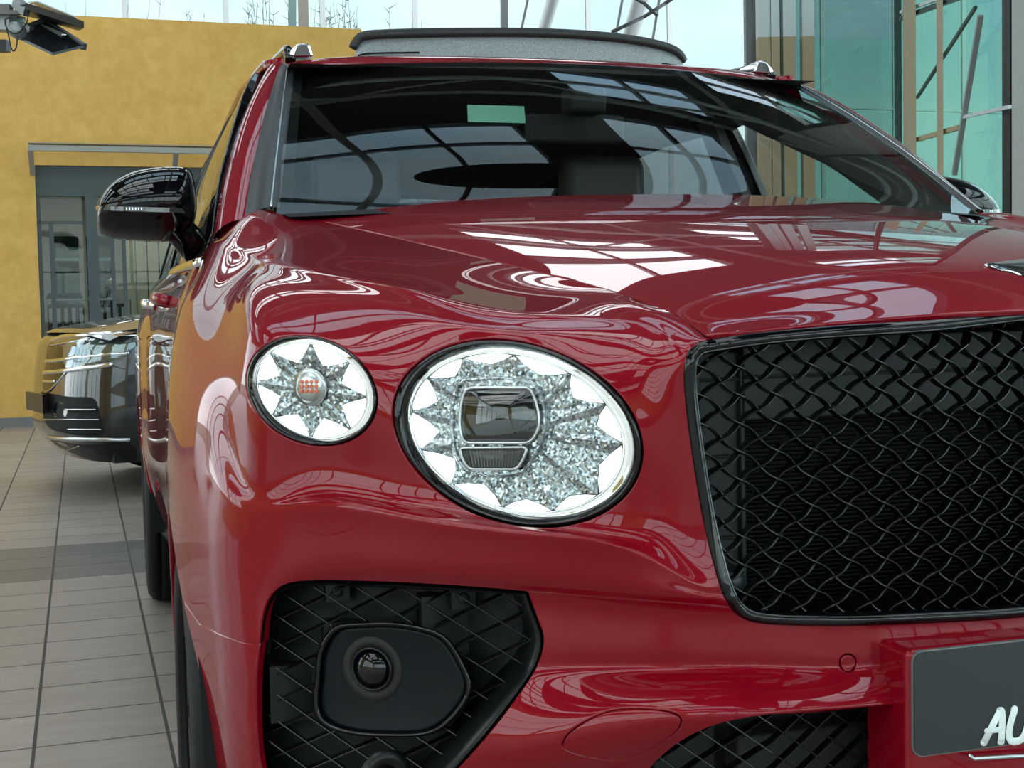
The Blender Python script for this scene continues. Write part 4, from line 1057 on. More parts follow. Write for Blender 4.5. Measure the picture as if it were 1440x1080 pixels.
for x, y in ((-.38,2.25),(.38,2.25),(-.38,3.15),(.38,3.15)): seat(x, y)
sw = MB(); sw.tube([Vector((.38+.185*math.cos(t), 1.72+.07*math.sin(t), 1.10+.17*math.sin(t))) for t in np.linspace(0, 2*PI, 33)[:-1]], .014, 8, closed=True); sw.bar((.20,1.72,1.10),(.56,1.72,1.10), .03, .05)
PP(sw, 'steering_wheel', INT)
# wheels
def wheel(x, y, s):
    ax = (s, 0, 0); t = MB()
    tp = [(.262,-.12),(.27,-.135),(.30,-.140),(.335,-.135),(.357,-.118),(.365,-.09)]
    for k in range(5): a = -.075+k*.0375; tp += [(.366,a-.014),(.366,a+.014),(.360,a+.0155),(.360,a+.021)]
    tp += [(.365,.09),(.357,.118),(.335,.135),(.30,.140),(.27,.135),(.262,.12)]
    t.lathe(tp, (x, y, .366), ax, 64); r = MB()
    r.lathe([(.262,-.12),(.25,-.11),(.245,.0),(.25,.10),(.262,.118),(.268,.122),(.262,.126),(.252,.118)], (x, y, .366), ax, 48)
    for k in range(10):
        a = 2*PI*k/10; d = Vector((0, math.cos(a), math.sin(a))); c_ = Vector((x+s*.085, y, .366))
        r.bar(c_+d*.04, c_+d*.25+Vector((s*.025,0,0)), .034, .022, up=(1,0,0))
    r.lathe([(.0001,.12),(.035,.118),(.06,.105),(.065,.07)], (x, y, .366), ax, 32)
    o = PP(t, 'wheel', TYRE); PP(r, 'alloy_rim', GLOSSBLK, o)
    b = MB().lathe([(.03,.02),(.19,.02),(.19,.045),(.03,.045)], (x, y, .366), ax, 32); PP(b, 'brake_disc', SATCHROME, o)
for s in (-1, 1):
    wheel(s*.835, WY-.005, s); wheel(s*.845, RWY, s)
    for yc in (WY, RWY):
        lw = MB()
        lw.grid([[(s*.97 if yc == RWY else s*.965, yc+(WR+.012)*math.cos(t), WZ+(WR+.012)*math.sin(t)), (s*.60, yc+(WR+.012)*math.cos(t), WZ+(WR+.012)*math.sin(t))] for t in np.linspace(-.1, PI+.1, 30)])
        lw.grid([[(s*.62, yc+(WR+.012)*math.cos(t)*k, WZ+(WR+.012)*math.sin(t)*k) for k in (0, 1)] for t in np.linspace(0, PI, 20)])
        PP(lw, 'wheel_arch_liner', MATBLK)
    
# ------------------------------------------------------------------ the showroom; building axes are turned 1.58 degrees against the car
BA = math.radians(1.58)
BM = Matrix.Translation((CAM.x, CAM.y, 0)) @ Matrix.Rotation(BA, 4, 'Z')
BI = BM.inverted()
def B(x, y, z=0.0): return BM @ Vector((x, y, z))
def PB(px, py, yb_):
    """image point on the building plane y = yb_"""
    r = ray(px, py); c = -r.x*math.sin(BA)+r.y*math.cos(BA); return CAM+r*(yb_/c)
class MBB(MB):
    def bbox(s, a, b): return s.box(a, b, BM)
    def bbar(s, p, q, w, h=None): return s.bar(B(*p), B(*q), w, h)
def struct(o): o['kind'] = 'structure'; return o
# --- materials
def tile_mat():
    m, nt, out = new_mat('floor_tiles')
    b = nt.nodes.new('ShaderNodeBsdfPrincipled'); geo = nt.nodes.new('ShaderNodeNewGeometry')
    mp = nt.nodes.new('ShaderNodeMapping'); mp.vector_type = 'POINT'
    # world -> building coordinates
    mp.inputs['Location'].default_value = (-(CAM.x*math.cos(BA)+CAM.y*math.sin(BA)), -(-CAM.x*math.sin(BA)+CAM.y*math.cos(BA)), 0)
    mp.inputs['Rotation'].default_value = (0, 0, -BA)
    link(nt, geo.outputs['Position'], mp.inputs[0])
    sep = nt.nodes.new('ShaderNodeSeparateXYZ'); link(nt, mp.outputs[0], sep.inputs[0])
    def mth(op, a, b_=None, c=None):
        n = nt.nodes.new('ShaderNodeMath'); n.operation = op
        for k, v in enumerate((a, b_, c)):
            if v is None: continue
            if isinstance(v, (int, float)): n.inputs[k].default_value = v
            else: link(nt, v, n.inputs[k])
        return n.outputs[0]
    TX, TY = .3235, .2845
    u = mth('DIVIDE', mth('ADD', sep.outputs[0], .145), TX); v = mth('DIVIDE', mth('SUBTRACT', sep.outputs[1], 5.715), TY)
    def line(t, wd):
        f = mth('FRACT', t); d = mth('MINIMUM', f, mth('SUBTRACT', 1.0, f)); return mth('LESS_THAN', d, wd)
    grout = mth('MAXIMUM', line(u, .0045/TX), line(v, .0036/TY))
    cell = nt.nodes.new('ShaderNodeCombineXYZ'); link(nt, mth('FLOOR', u), cell.inputs[0]); link(nt, mth('FLOOR', v), cell.inputs[1])
    wn = nt.nodes.new('ShaderNodeTexWhiteNoise'); link(nt, cell.outputs[0], wn.inputs['Vector'])
    ns = nt.nodes.new('ShaderNodeTexNoise'); ns.inputs['Scale'].default_value = 5; ns.inputs['Detail'].default_value = 8
    mp2 = nt.nodes.new('ShaderNodeMapping'); mp2.inputs['Scale'].default_value = (1, 4, 1); link(nt, mp.outputs[0], mp2.inputs[0]); link(nt, mp2.outputs[0], ns.inputs['Vector'])
    cr = nt.nodes.new('ShaderNodeValToRGB'); cr.color_ramp.elements[0].color = (.235,.205,.178,1); cr.color_ramp.elements[1].color = (.36,.318,.28,1)
    cr.color_ramp.elements[0].position = .3; cr.color_ramp.elements[1].position = .72
    link(nt, mth('ADD', mth('MULTIPLY', ns.outputs['Fac'], .75), mth('MULTIPLY', wn.outputs['Value'], .25)), cr.inputs[0])
    # darker band, three tile rows deep
    band = mth('MULTIPLY', mth('GREATER_THAN', v, 0.0), mth('LESS_THAN', v, 3.0))
    mb = nt.nodes.new('ShaderNodeMixRGB'); link(nt, band, mb.inputs[0]); link(nt, cr.outputs[0], mb.inputs[1]); mb.blend_type = 'MULTIPLY'; mb.inputs[2].default_value = (.36,.37,.40,1)
    mg = nt.nodes.new('ShaderNodeMixRGB'); link(nt, grout, mg.inputs[0]); link(nt, mb.outputs[0], mg.inputs[1]); mg.inputs[2].default_value = (.055,.052,.048,1)
    link(nt, mg.outputs[0], b.inputs['Base Color'])
    rr = mth('ADD', mth('MULTIPLY', ns.outputs['Fac'], .2), .28); link(nt, mth('MAXIMUM', rr, mth('MULTIPLY', grout, .8)), b.inputs['Roughness'])
    bp = nt.nodes.new('ShaderNodeBump'); bp.inputs['Distance'].default_value = .0015; bp.inputs['Strength'].default_value = .5
    link(nt, mth('ADD', mth('MULTIPLY', grout, -1.0), mth('MULTIPLY', ns.outputs['Fac'], .15)), bp.inputs['Height']); link(nt, bp.outputs[0], b.inputs['Normal'])
    link(nt, b.outputs[0], out.inputs[0]); return m
def yellow_mat():
    m, nt, out = new_mat('yellow_plaster')
    b = nt.nodes.new('ShaderNodeBsdfPrincipled'); tc = nt.nodes.new('ShaderNodeTexCoord')
    n1 = nt.nodes.new('ShaderNodeTexNoise'); n1.inputs['Scale'].default_value = 5.5; n1.inputs['Detail'].default_value = 10; n1.inputs['Roughness'].default_value = .68; n1.inputs['Distortion'].default_value = .15
    link(nt, tc.outputs['Object'], n1.inputs['Vector'])
    cr = nt.nodes.new('ShaderNodeValToRGB'); cr.color_ramp.elements[0].color = (.73,.42,.095,1); cr.color_ramp.elements[1].color = (.85,.53,.15,1)
    cr.color_ramp.elements[0].position = .38; cr.color_ramp.elements[1].position = .66
    link(nt, n1.outputs['Fac'], cr.inputs[0]); link(nt, cr.outputs[0], b.inputs['Base Color']); b.inputs['Roughness'].default_value = .75
    bp = nt.nodes.new('ShaderNodeBump'); bp.inputs['Distance'].default_value = .01; bp.inputs['Strength'].default_value = .25
    link(nt, n1.outputs['Fac'], bp.inputs['Height']); link(nt, bp.outputs[0], b.inputs['Normal']); link(nt, b.outputs[0], out.inputs[0]); return m
TILE = tile_mat(); YEL = yellow_mat()
STEEL = bsdf('painted_steel', (.36,.38,.38), rough=.4)
DKSTEEL = bsdf('dark_steel_frame', (.055,.065,.068), rough=.4)
BRONZE = bsdf('bronze_frame', (.50,.39,.25), rough=.4)
LAV = bsdf('pale_frame', (.74,.77,.82), rough=.4)
DECK = bsdf('roof_deck', (.045,.042,.040), rough=.6)
CONC = bsdf('concrete', (.42,.41,.39), rough=.8, bump=(14,.3,.01))
GLASS = glassy('clear_glass', (.93,.97,.96), refl=.9)
TEAL = glassy('green_tinted_glass', (.37,.52,.475), refl=.9)
GREYW = bsdf('grey_plaster', (.42,.43,.43), rough=.8)
# --- floor
struct(MB().box((-16,-14,-.12),(16,30,0)).build('floor', TILE))
# --- yellow partition wall with the office opening
YW = 14.5; 
def bz(px, py): q = BI @ PB(px, py, YW); return q
x_l = bz(55, 400).x; x_r = bz(515, 300).x; z_o = bz(60, 232).z; z_t = 4.24; x_o2 = x_l+4.0
w = MBB(); T = .24
w.bbox((-6.3, YW, 0), (x_l, YW+T, z_t)); w.bbox((x_l, YW, z_o), (x_r, YW+T, z_t))
w.bbox((x_o2 if x_o2 < x_r else x_r-.3, YW, 0), (x_r, YW+T, z_o))
struct(w.build('wall_back', YEL))
struct(MBB().bbox((-6.3, YW-.015, 0), (x_l, YW, .10)).build('baseboard_back', bsdf('grey_skirting', (.20,.205,.21), rough=.5)))
# --- roof with rooflights, and its steel
RZ = 6.3
xs0, xs1 = -9.0, 9.5; DY0, DY1 = -12.5, 15.0
SKY = [(-2.0,2.35,4.9,6.15),(3.4,4.75,4.55,6.55),(3.4,5.0,7.15,8.2),(2.7,4.8,9.9,12.1),(5.6,7.6,8.6,9.6),(3.6,5.3,1.5,4.0),(3.4,5.5,-2.2,.9),(-6.5,2.0,12.3,14.3),
       (-7.8,-3.4,4.9,6.15),(-7.8,-3.4,8.4,9.8),(-2.4,1.2,8.9,10.0),(-7.8,-4.6,1.2,2.8),(-3.4,-.4,.6,2.2),(-3.2,1.2,2.7,4.3),(-7.8,-.8,-1.1,.25),(-7.8,-4.6,-3.2,-1.4),(-3.4,-.6,-3.4,-1.6),(.6,2.8,-4.4,-2.6),(-7.8,-3.4,-7.4,-5.6),(-2.4,2.6,-7.4,-5.6),(3.6,7.6,-7.4,-5.6),(-7.0,7.5,-10.8,-9.6),(6.4,8.6,-3.4,3.4),(6.4,8.6,10.6,14.0)]
dk = MBB(); xb = sorted({xs0, xs1}|{v for r in SKY for v in r[:2]}); yb2 = sorted({DY0, DY1}|{v for r in SKY for v in r[2:]})
for i in range(len(yb2)-1):
    y0, y1 = yb2[i], yb2[i+1]; run = None
    for j in range(len(xb)):
        solid = j < len(xb)-1 and not any(r[0] <= xb[j] < r[1] and r[2] <= y0 < r[3] for r in SKY)
        if solid and run is None: run = xb[j]
        if not solid and run is not None: dk.bbox((run, y0, RZ), (xb[j], y1, RZ+.15)); run = None
struct(dk.build('ceiling', DECK))
gb = MBB()
for x0, x1, y0, y1 in SKY:
    k = max(2, int((x1-x0)/.85))
    for i in range(1, k): gb.bbox((x0+(x1-x0)*i/k-.025, y0, RZ+.02), (x0+(x1-x0)*i/k+.025, y1, RZ+.11))
    k = max(2, int((y1-y0)/.7))
    for i in range(1, k): gb.bbox((x0, y0+(y1-y0)*i/k-.03, RZ+.0), (x1, y0+(y1-y0)*i/k+.03, RZ+.11))
struct(gb.build('trim_1', DKSTEEL))
for i, (x0, y0, x1, y1) in enumerate([(r[0], r[2], r[1], r[3]) for r in SKY[:3]]): struct(MBB().bbox((x0, y0, RZ+.12), (x1, y1, RZ+.13)).build('window_%d' % (12+i), glassy('rooflight_glass', (.66,.76,.81), refl=.6)))
tr = MBB()
for y in (-8.4,-4.9,-1.0,3.2,6.85,11.2,14.9):
    z1, z0 = RZ-.12, RZ-.75
    tr.tube([B(xs0, y, z1), B(xs1, y, z1)], .05); tr.tube([B(xs0, y, z0), B(xs1, y, z0)], .05)
    n = 13
    for i in range(n):
        a = xs0+(xs1-xs0)*i/n; c = xs0+(xs1-xs0)*(i+1)/n
        tr.tube([B(a, y, z1 if i % 2 else z0), B(c, y, z0 if i % 2 else z1)], .028)
for x in (-4.5, .6, 5.2): tr.tube([B(x, -12, RZ-.2), B(x, 15, RZ-.2)], .05)
struct(tr.build('trim_2', STEEL))
# --- glazed walls: behind the camera, left, right and far
def glazed(name, p, q, zs, nx, mat, frame, fw=.05, skip=()):
    """window wall between building points p and q: frame with mullions and one pane sheet"""
    fr_ = MB(); P0 = B(*p); P1 = B(*q); d = P1-P0
    for i in range(nx+1):
        c = P0+d*i/nx; fr_.bar(c+Vector((0,0,zs[0])), c+Vector((0,0,zs[-1])), fw, fw*2, up=d.normalized())
    for z in zs: fr_.bar(P0+Vector((0,0,z)), P1+Vector((0,0,z)), fw*1.6, fw)
    o = struct(fr_.build(name, frame))
    up = Vector((0,0,1)); n = d.normalized().cross(up)*.006
    a = [P0+up*zs[0], P1+up*zs[0], P1+up*zs[-1], P0+up*zs[-1]]
    MB().poly([v-n for v in a], n*2).build('window_pane', mat, o)
    return o
glazed('window_1', (-9,-12.4), (9.5,-12.4), [1.1, 2.6, 4.1, 5.6], 14, GLASS, DKSTEEL)
ww = MBB(); ww.bbox((-9,-12.5,0),(9.5,-12.3,1.1)); ww.bbox((-9,-12.5,5.6),(9.5,-12.3,RZ)); struct(ww.build('wall_front', GREYW))
# left wall: yellow, then a tall window, then grey
wl = MBB(); XL = -8.8
wl.bbox((XL-.2, 9.2, 0), (XL, 9.8, RZ)); wl.bbox((XL-.2,9.8,0),(XL,14.8,.4)); wl.bbox((XL-.2,9.8,5.4),(XL,14.8,RZ)); wl.bbox((XL-.2, 1.4, 0), (XL, 5.6, RZ)); wl.bbox((XL-.2,5.6,0),(XL,9.2,.4)); wl.bbox((XL-.2,-12.3,0),(XL,-9,RZ))
wl.bbox((XL-.2,-9,0),(XL,1.4,.5)); wl.bbox((XL-.2,-9,5.4),(XL,1.4,RZ)); wl.bbox((XL-.2,5.6,5.4),(XL,9.2,RZ))
struct(wl.build('wall_left', YEL))
glazed('window_2', (XL-.1, 5.6), (XL-.1, 9.2), [.4, 2.0, 3.7, 5.4], 3, GLASS, DKSTEEL)
glazed('window_11', (XL-.1, 9.8), (XL-.1, 14.8), [.4, 2.0, 3.7, 5.4], 4, GLASS, DKSTEEL)
glazed('window_3', (XL-.1,-9), (XL-.1, 1.4), [.5, 2.1, 3.7, 5.4], 9, GLASS, DKSTEEL)
# --- world: bright overcast sky
w_ = bpy.data.worlds.new('overcast_sky'); SC.world = w_; w_.use_nodes = True
nt = w_.node_tree; nt.nodes.clear(); o = nt.nodes.new('ShaderNodeOutputWorld'); bg = nt.nodes.new('ShaderNodeBackground')
tc = nt.nodes.new('ShaderNodeTexCoord'); mp = nt.nodes.new('ShaderNodeMapping'); mp.inputs['Scale'].default_value = (1,1,2.2)
ns = nt.nodes.new('ShaderNodeTexNoise'); ns.inputs['Scale'].default_value = 2.3; ns.inputs['Detail'].default_value = 7
cr = nt.nodes.new('ShaderNodeValToRGB'); cr.color_ramp.elements[0].color = (.56,.74,.88,1); cr.color_ramp.elements[1].color = (.93,.99,1.0,1)
cr.color_ramp.elements[0].position = .36; cr.color_ramp.elements[1].position = .56
nt.links.new(tc.outputs['Generated'], mp.inputs[0]); nt.links.new(mp.outputs[0], ns.inputs['Vector']); nt.links.new(ns.outputs['Fac'], cr.inputs[0])
nt.links.new(cr.outputs[0], bg.inputs[0]); nt.links.new(bg.outputs[0], o.inputs[0]); bg.inputs[1].default_value = 1.6
SC.view_settings.view_transform = 'Standard'; SC.view_settings.look = 'None'; SC.view_settings.gamma = 1; SC.view_settings.exposure = 1.2
SC.view_settings.use_curve_mapping = False
SC.cycles.use_denoising = True; SC.cycles.max_bounces = 10; SC.cycles.transparent_max_bounces = 16
SC.cycles.caustics_reflective = False; SC.cycles.caustics_refractive = False
# ceiling lamps: rows of fluorescent battens hung under the trusses
LAMPM = bsdf('lamp_diffuser', (.9,.9,.9), emit=(1,.97,.92), estr=6)
# ------------------------------------------------------------------ office behind the yellow wall
OF = MBB(); yo = YW+T
OF.bbox((x_l-.6, yo+4.6, 0), (x_r+.4, yo+4.75, 1.05)); OF.bbox((x_l-.6, yo+4.6, 2.3), (x_r+.4, yo+4.75, 2.9)); OF.bbox((x_l+1.9, yo+4.6, 1.0), (x_r+.4, yo+4.75, 2.9)); OF.bbox((x_l-.75, yo, 0), (x_l-.6, yo+4.7, 2.9)); OF.bbox((x_r+.3, yo, 0), (x_r+.4, yo+4.7, 2.9))
struct(OF.build('wall_office', bsdf('office_wall', (.46,.48,.44), rough=.8)))
struct(MBB().bbox((x_l-.75, yo, 2.78), (x_r+.4, yo+4.75, 2.9)).build('ceiling_office', bsdf('office_ceiling', (.17,.18,.18), rough=.8)))
glazed('window_4', (x_l-.5, yo+4.65), (x_l+1.9, yo+4.65), [1.05, 2.3], 5, glassy('office_outer_glass', (.45,.60,.55), refl=.5), STEEL)
# inner glazing of the office: slate frames and panes
ip = MBB(); yi = YW+.10
def xz(px, py, y=None): q = BI @ PB(px, py, y or yi); return q.x, q.z
zt1 = xz(60, 268)[1]; xA, _ = xz(132, 400); xB, _ = xz(75, 400); xC, _ = xz(168, 400); xD, _ = xz(160, 400)
ip.bbox((x_l, yi-.04, zt1-.06), (x_o2, yi+.04, zt1+.02)); ip.bbox((x_l, yi-.04, zt1+.02), (x_o2, yi+.0, z_o)); 
ip.bbox((xA-.055, yi-.05, 0), (xA+.055, yi+.05, zt1)); ip.bbox((xB-.022, yi-.03, 0), (xB+.022, yi+.03, xz(75,313)[1]))
zt2 = xz(75, 313)[1]; ip.bbox((x_l, yi-.03, zt2-.012), (xA, yi+.03, zt2+.012)); ip.bbox((x_l, yi-.03, 0), (x_l+.04, yi+.03, zt1))
for px in (160, 176): xx, _ = xz(px, 400); ip.bbox((xx-.02, yi-.03, 0), (xx+.02, yi+.03, zt1))
for k in range(1, 4): xx = xA+.9*k; ip.bbox((xx-.03, yi-.03, 0), (xx+.03, yi+.03, zt1))
w5 = struct(ip.build('window_5', bsdf('slate_frame', (.075,.10,.105), rough=.45)))
MBB().bbox((x_l, yi-.004, 0), (x_o2, yi+.004, zt1)).build('window_pane', glassy('office_glass', (.88,.92,.90), refl=.45), w5)
# vertical blinds
bx0 = xz(178, 400, yo+.6)[0]; BLM = bsdf('blind_fabric', (.36,.36,.27), rough=.8); sl0 = None
bl_root = empty('vertical_blind', B(bx0+.9, yo+1.1, 2.5), 'beige vertical slat blind hanging inside the office glazing', 'blind')
hd = MBB().bbox((bx0-.03, yo+1.05, 2.50), (bx0+2.3, yo+1.15, 2.56)); o = hd.build('head_rail', STEEL, bl_root); o.matrix_parent_inverse = Matrix.Translation(-bl_root.location)
for k in range(17):
    x = bx0+k*.132; m_ = MBB().bbox((x, yo+1.09, .35), (x+.118, yo+1.10, 2.5)); o = m_.build('slat', BLM, bl_root); o.matrix_parent_inverse = Matrix.Translation(-bl_root.location)
for k in range(2): tag(MBB().bbox((x_l+.3+1.5*k, yo+.5, 2.70), (x_l+1.3+1.5*k, yo+2.2, 2.76)).build('office_fill_panel', bsdf('office_fill_glow', (.9,.9,.9), emit=(1,.97,.9), estr=2.2)), 'flat fill lamp panel added to brighten the office, %s one' % ('left','right')[k], 'lamp', 'added office fill panels')  # glowing panels added only to brighten the office interior
# shelf with ring binders
ys = yo+.35; sx0, sz1 = xz(62, 418, ys); sx1 = sx0+.92; sh0 = empty('office_shelf', B((sx0+sx1)/2, ys+.15, 0), 'light grey open shelf full of binders behind office glass', 'shelf')
SHM = bsdf('shelf_grey', (.40,.43,.42), rough=.5)
def under(o, root): o.parent = root; o.matrix_parent_inverse = Matrix.Translation(-root.location); return o
levels = [sz1-.02-.37*k for k in range(4)]
for k, z in enumerate(levels): under(MBB().bbox((sx0, ys, z-.02), (sx1, ys+.32, z)).build('shelf_board', SHM), sh0)
for x in (sx0, sx0+.46, sx1-.02): under(MBB().bbox((x, ys, 0), (x+.02, ys+.32, levels[0]-.02)).build('upright', SHM), sh0)
BND = bsdf('binder_black', (.018,.02,.022), rough=.5); BNL = bsdf('binder_label', (.38,.40,.42), rough=.6); BNY = bsdf('binder_yellow', (.5,.33,.05), rough=.5)
def binder(mat, loc, lab):
    r = empty('ring_binder', loc, lab, 'binder', 'ring binders on the office shelf')
    c_ = MB().box((0,0,0),(.068,.26,.31)).build('cover', mat, r, bevel=.004); MB().box((.014,-.002,.10),(.054,.0,.27)).build('spine_label', BNL, r)
    return r
def lab(level, n, k, yel=False):
    pos = ['first','second','third','fourth','fifth','sixth','seventh','eighth','ninth','tenth'][k]
    return '%sbinder, %s from the left on the %s shelf level' % ('yellow ' if yel else 'black pale-labelled ', pos, level)
bi0 = None
for lv, (nm, z) in enumerate((('top', levels[1]), ('second', levels[2]))):
    k = 0
    for i in range(10):
        x = sx0+.03+i*.078+(.05 if i > 4 else 0)
        if x+.07 > sx1-.02: break
        yl = lv == 1 and i in (3,)
        if bi0 is None: bi0 = binder(BND, B(x, ys+.02, z), lab(nm, 0, k)); bi0.rotation_euler = (0,0,BA)
        elif yl: r = binder(BNY, B(x, ys+.02, z), lab(nm, 0, k, True)); r.rotation_euler = (0,0,BA)
        else:
            r = bi0.copy(); COL.objects.link(r); r.location = B(x, ys+.02, z); r['label'] = lab(nm, 0, k)
            for ch in [c for c in COL.objects if c.parent == bi0]:
                c2 = ch.copy(); c2.parent = r; COL.objects.link(c2)
        k += 1
fs = MBB(); 
for k in range(3): fs.bbox((sx0+.02+.01*k, ys+.03, levels[0]+.001+.022*k), (sx0+.40-.01*k, ys+.28, levels[0]+.021+.022*k))
tag(fs.build('folder_stack', bsdf('navy_folder', (.03,.045,.09), rough=.6)), 'stack of navy folders lying on top of the office shelf', 'folders')
fg = MB(); c_ = B(sx0+.50, ys+.12, levels[0]); fg.lathe([(.0001,0),(.045,0),(.04,.02),(.025,.05),(.045,.09),(.05,.13),(.03,.17),(.045,.20),(.035,.235),(.0001,.24)], c_, (0,0,1), 16)
tag(fg.build('figurine', bsdf('tan_figurine', (.22,.19,.14), rough=.6)), 'small tan figurine standing beside the navy folders', 'figurine')
fg = MB(); c_ = B(sx0+.70, ys+.12, levels[0]); fg.lathe([(.0001,0),(.05,0),(.05,.012),(.012,.02),(.012,.13),(.05,.15),(.055,.20),(.012,.215),(.0001,.22)], c_, (0,0,1), 16)
tag(fg.build('desk_trophy', bsdf('pewter', (.30,.31,.30), rough=.4, metal=.6)), 'grey cup on a thin stem at the shelf end', 'trophy')
# ------------------------------------------------------------------ rail above the opening
ra = MBB(); ry = YW-.45
p0 = BI @ PB(40, 208, ry); p1x = x_o2+.3; zr = p0.z
root = empty('wall_rail', B(p0.x+1.5, ry, zr), 'grey metal rail on angled brackets above the office opening', 'rail')
under(ra.bbar((p0.x, ry, zr), (p1x, ry, zr), .05, .055).build('rail_tube', bsdf('rail_grey', (.38,.38,.34), rough=.4, metal=.3)), root)
under(MBB().bbar((p0.x, ry+.05, zr+.05), (p1x, ry+.05, zr+.05), .16, .012).build('cover_strip', bsdf('strip', (.42,.36,.25), rough=.5)), root)
for px in (43, 248):
    bx_ = (BI @ PB(px, 215, ry)).x; b_ = MBB(); b_.bbar((bx_, ry, zr-.01), (bx_, YW, zr-.20), .05, .06); b_.bbar((bx_, ry-.03, zr+.02), (bx_, YW, zr+.06), .03, .02)
    under(b_.build('bracket', STEEL), root)
# ------------------------------------------------------------------ floodlights, top left
def P3(px, py, d): return PD(px, py, d)
FLB = bsdf('floodlight_black', (.012,.013,.016), rough=.35); FLG = bsdf('floodlight_grey', (.22,.24,.25), rough=.4, metal=.4); FLGL = bsdf('floodlight_glass', (.50,.52,.52), rough=.2)
def slab(mb, q, n):
    q = [Vector(p) for p in q]; mb.poly(q, n); return mb
fd = 6.0
f1 = empty('floodlight', P3(30, 20, fd), 'upper black flat floodlight on the grey track at top left', 'floodlight', None)
A_ = [P3(38,4,fd-.05), P3(118,30,fd-.15), P3(110,34,fd+.10), P3(20,9,fd+.25)]
under(slab(MB(), A_, (0,0,-.030)).build('lamp_head', FLB), f1); under(slab(MB(), [p+Vector((0,0,.004)) for p in [P3(52,4,fd-.02), P3(108,27,fd-.12), P3(104,30,fd+.06), P3(40,5,fd+.2)]], (0,0,.006)).build('heat_sink', FLGL), f1)
b_ = MB(); b_.tube([P3(31,6,fd), P3(31,6.5,fd-.04)], .008, 12); b_.bar(P3(22,2,fd+.05), P3(38,16,fd), .03, .05); under(b_.build('yoke', FLG), f1)
f2 = empty('floodlight', P3(50, 45, fd), 'lower black floodlight tilted down below the other one', 'floodlight')
A_ = [P3(18,51,fd+.1), P3(66,31,fd+.18), P3(118,67,fd-.02), P3(74,78,fd-.12)]
under(slab(MB(), A_, Vector((.0,.0,.012))).build('lamp_glass', FLB), f2)
b_ = MB(); b_.bar(P3(66,32,fd+.19), P3(118,66,fd-.01), .028, .03); b_.bar(P3(40,40,fd+.15), P3(66,31,fd+.18), .03, .04); b_.bar(P3(60,38,fd+.15), P3(90,50,fd+.05), .02, .025)
under(b_.build('housing_rim', bsdf('rim_grey', (.06,.065,.07), rough=.4)), f2); b_ = MB(); b_.lathe([(.0001,.012),(.008,.011),(.010,0)], P3(90,49,fd-.0), _F*-1, 12); under(b_.build('screw', CHROME), f2)
b_ = MB(); b_.bar(P3(28,38,fd+.15), P3(46,46,fd+.12), .05, .05); under(b_.build('yoke', FLG), f2)
tk = empty('lighting_track', P3(0, 30, fd+.1), 'grey lighting track with junction boxes at the left edge', 'track')
t_ = MB(); t_.bar(P3(-60,30,fd+.3), P3(24,33,fd+.15), .10, .075); t_.lathe([(.0001,.02),(.030,.02),(.036,0),(.036,-.05)], P3(21,41,fd+.0), _F*-1, 24); under(t_.build('track_body', bsdf('track_grey', (.36,.40,.41), rough=.35, metal=.3)), tk)
t_ = MB(); t_.bar(P3(-40,12,fd+.1), P3(16,14,fd+.1), .05, .045); t_.bar(P3(-30,17,fd+.05), P3(35,18,fd+.05), .03, .018); under(t_.build('junction_box', bsdf('box_grey', (.19,.19,.17), rough=.6)), tk)
t_ = MB(); t_.bar(P3(-30,65,fd+.3), P3(12,65,fd+.3), .06, .052); under(t_.build('hanging_lamp', FLB), tk)
for pts in ([(7,27),(8,36),(12,50),(15,65),(19,72),(23,66),(24,52)], [(40,17),(38,30),(32,40),(24,47),(14,45),(8,36),(8,27),(26,25)]):
    tag(MB().tube(spline([P3(x, y, fd-.04) for x, y in pts], 30), .0035, 6).build('cable', FLB), 'thin black cable loop hanging lowest under the track' if pts[0][0] == 7 else 'thin black cable curling around the round junction cover', 'cable')
# ------------------------------------------------------------------ steel and glass beyond
D1 = 12.0
def PV(px, py, D, up=None): return PD(px, py, D)
def post(px0, py0, px1, py1, D, w, mb, dep=None):
    """straight steel member through two image points at depth D, carried on down to the floor and up to the roof"""
    a = PD(px0, py0, D); b_ = PD(px1, py1, D); d = (b_-a).normalized()
    if abs(d.z) > .3:
        b_ = a+d*((0-a.z)/d.z); a = a+d*((5.9-a.z)/d.z)
    mb.bar(a, b_, w, dep or w, up=(0,1,0)); return mb
n_tr = 3
for (a, w, mt) in (((709,0,709,42,19.0), .09, DKSTEEL), ((742,0,733,42,19.0), .03, DKSTEEL), ((411,-5,411,36,19), .10, bsdf('green_post', (.10,.16,.15), rough=.5)), ((426,-5,427,36,18.5), .13, bsdf('brown_post', (.16,.14,.115), rough=.6)), ((875,0,866,50,19), .03, DKSTEEL), ((927,0,917,60,19), .03, DKSTEEL)):
    struct(post(*a, w, MB()).build('trim_%d' % n_tr, mt)); n_tr += 1
for (px0, py0, px1, py1, D, r) in ((777,0,765,42,16.0,.075), (901,0,886,52,15.5,.095)):
    a = PD(px0, py0, D); b_ = PD(px1, py1, D); d = (b_-a).normalized(); m_ = MB().tube([a+d*((5.8-a.z)/d.z), a+d*((0-a.z)/d.z)], r, 20)
    struct(m_.build('trim_%d' % n_tr, STEEL)); n_tr += 1
m_ = MB()
for (x0, y0, x1, y1) in ((860,45,905,24),(905,24,935,5),(905,4,925,22),(935,5,960,-12),(880,-10,905,4)): m_.tube([PD(x0,y0,15.2), PD(x1,y1,15.2)], .022)
struct(m_.build('trim_%d' % n_tr, DKSTEEL)); n_tr += 1
# far glazed wall, a hint of rooms behind it
glazed('window_6', (-9.5, 20.5), (17, 20.5), [0, 2.0, 4.6, 8.2], 18, glassy('far_glass', (.49,.545,.55), refl=.6), STEEL, fw=.04)
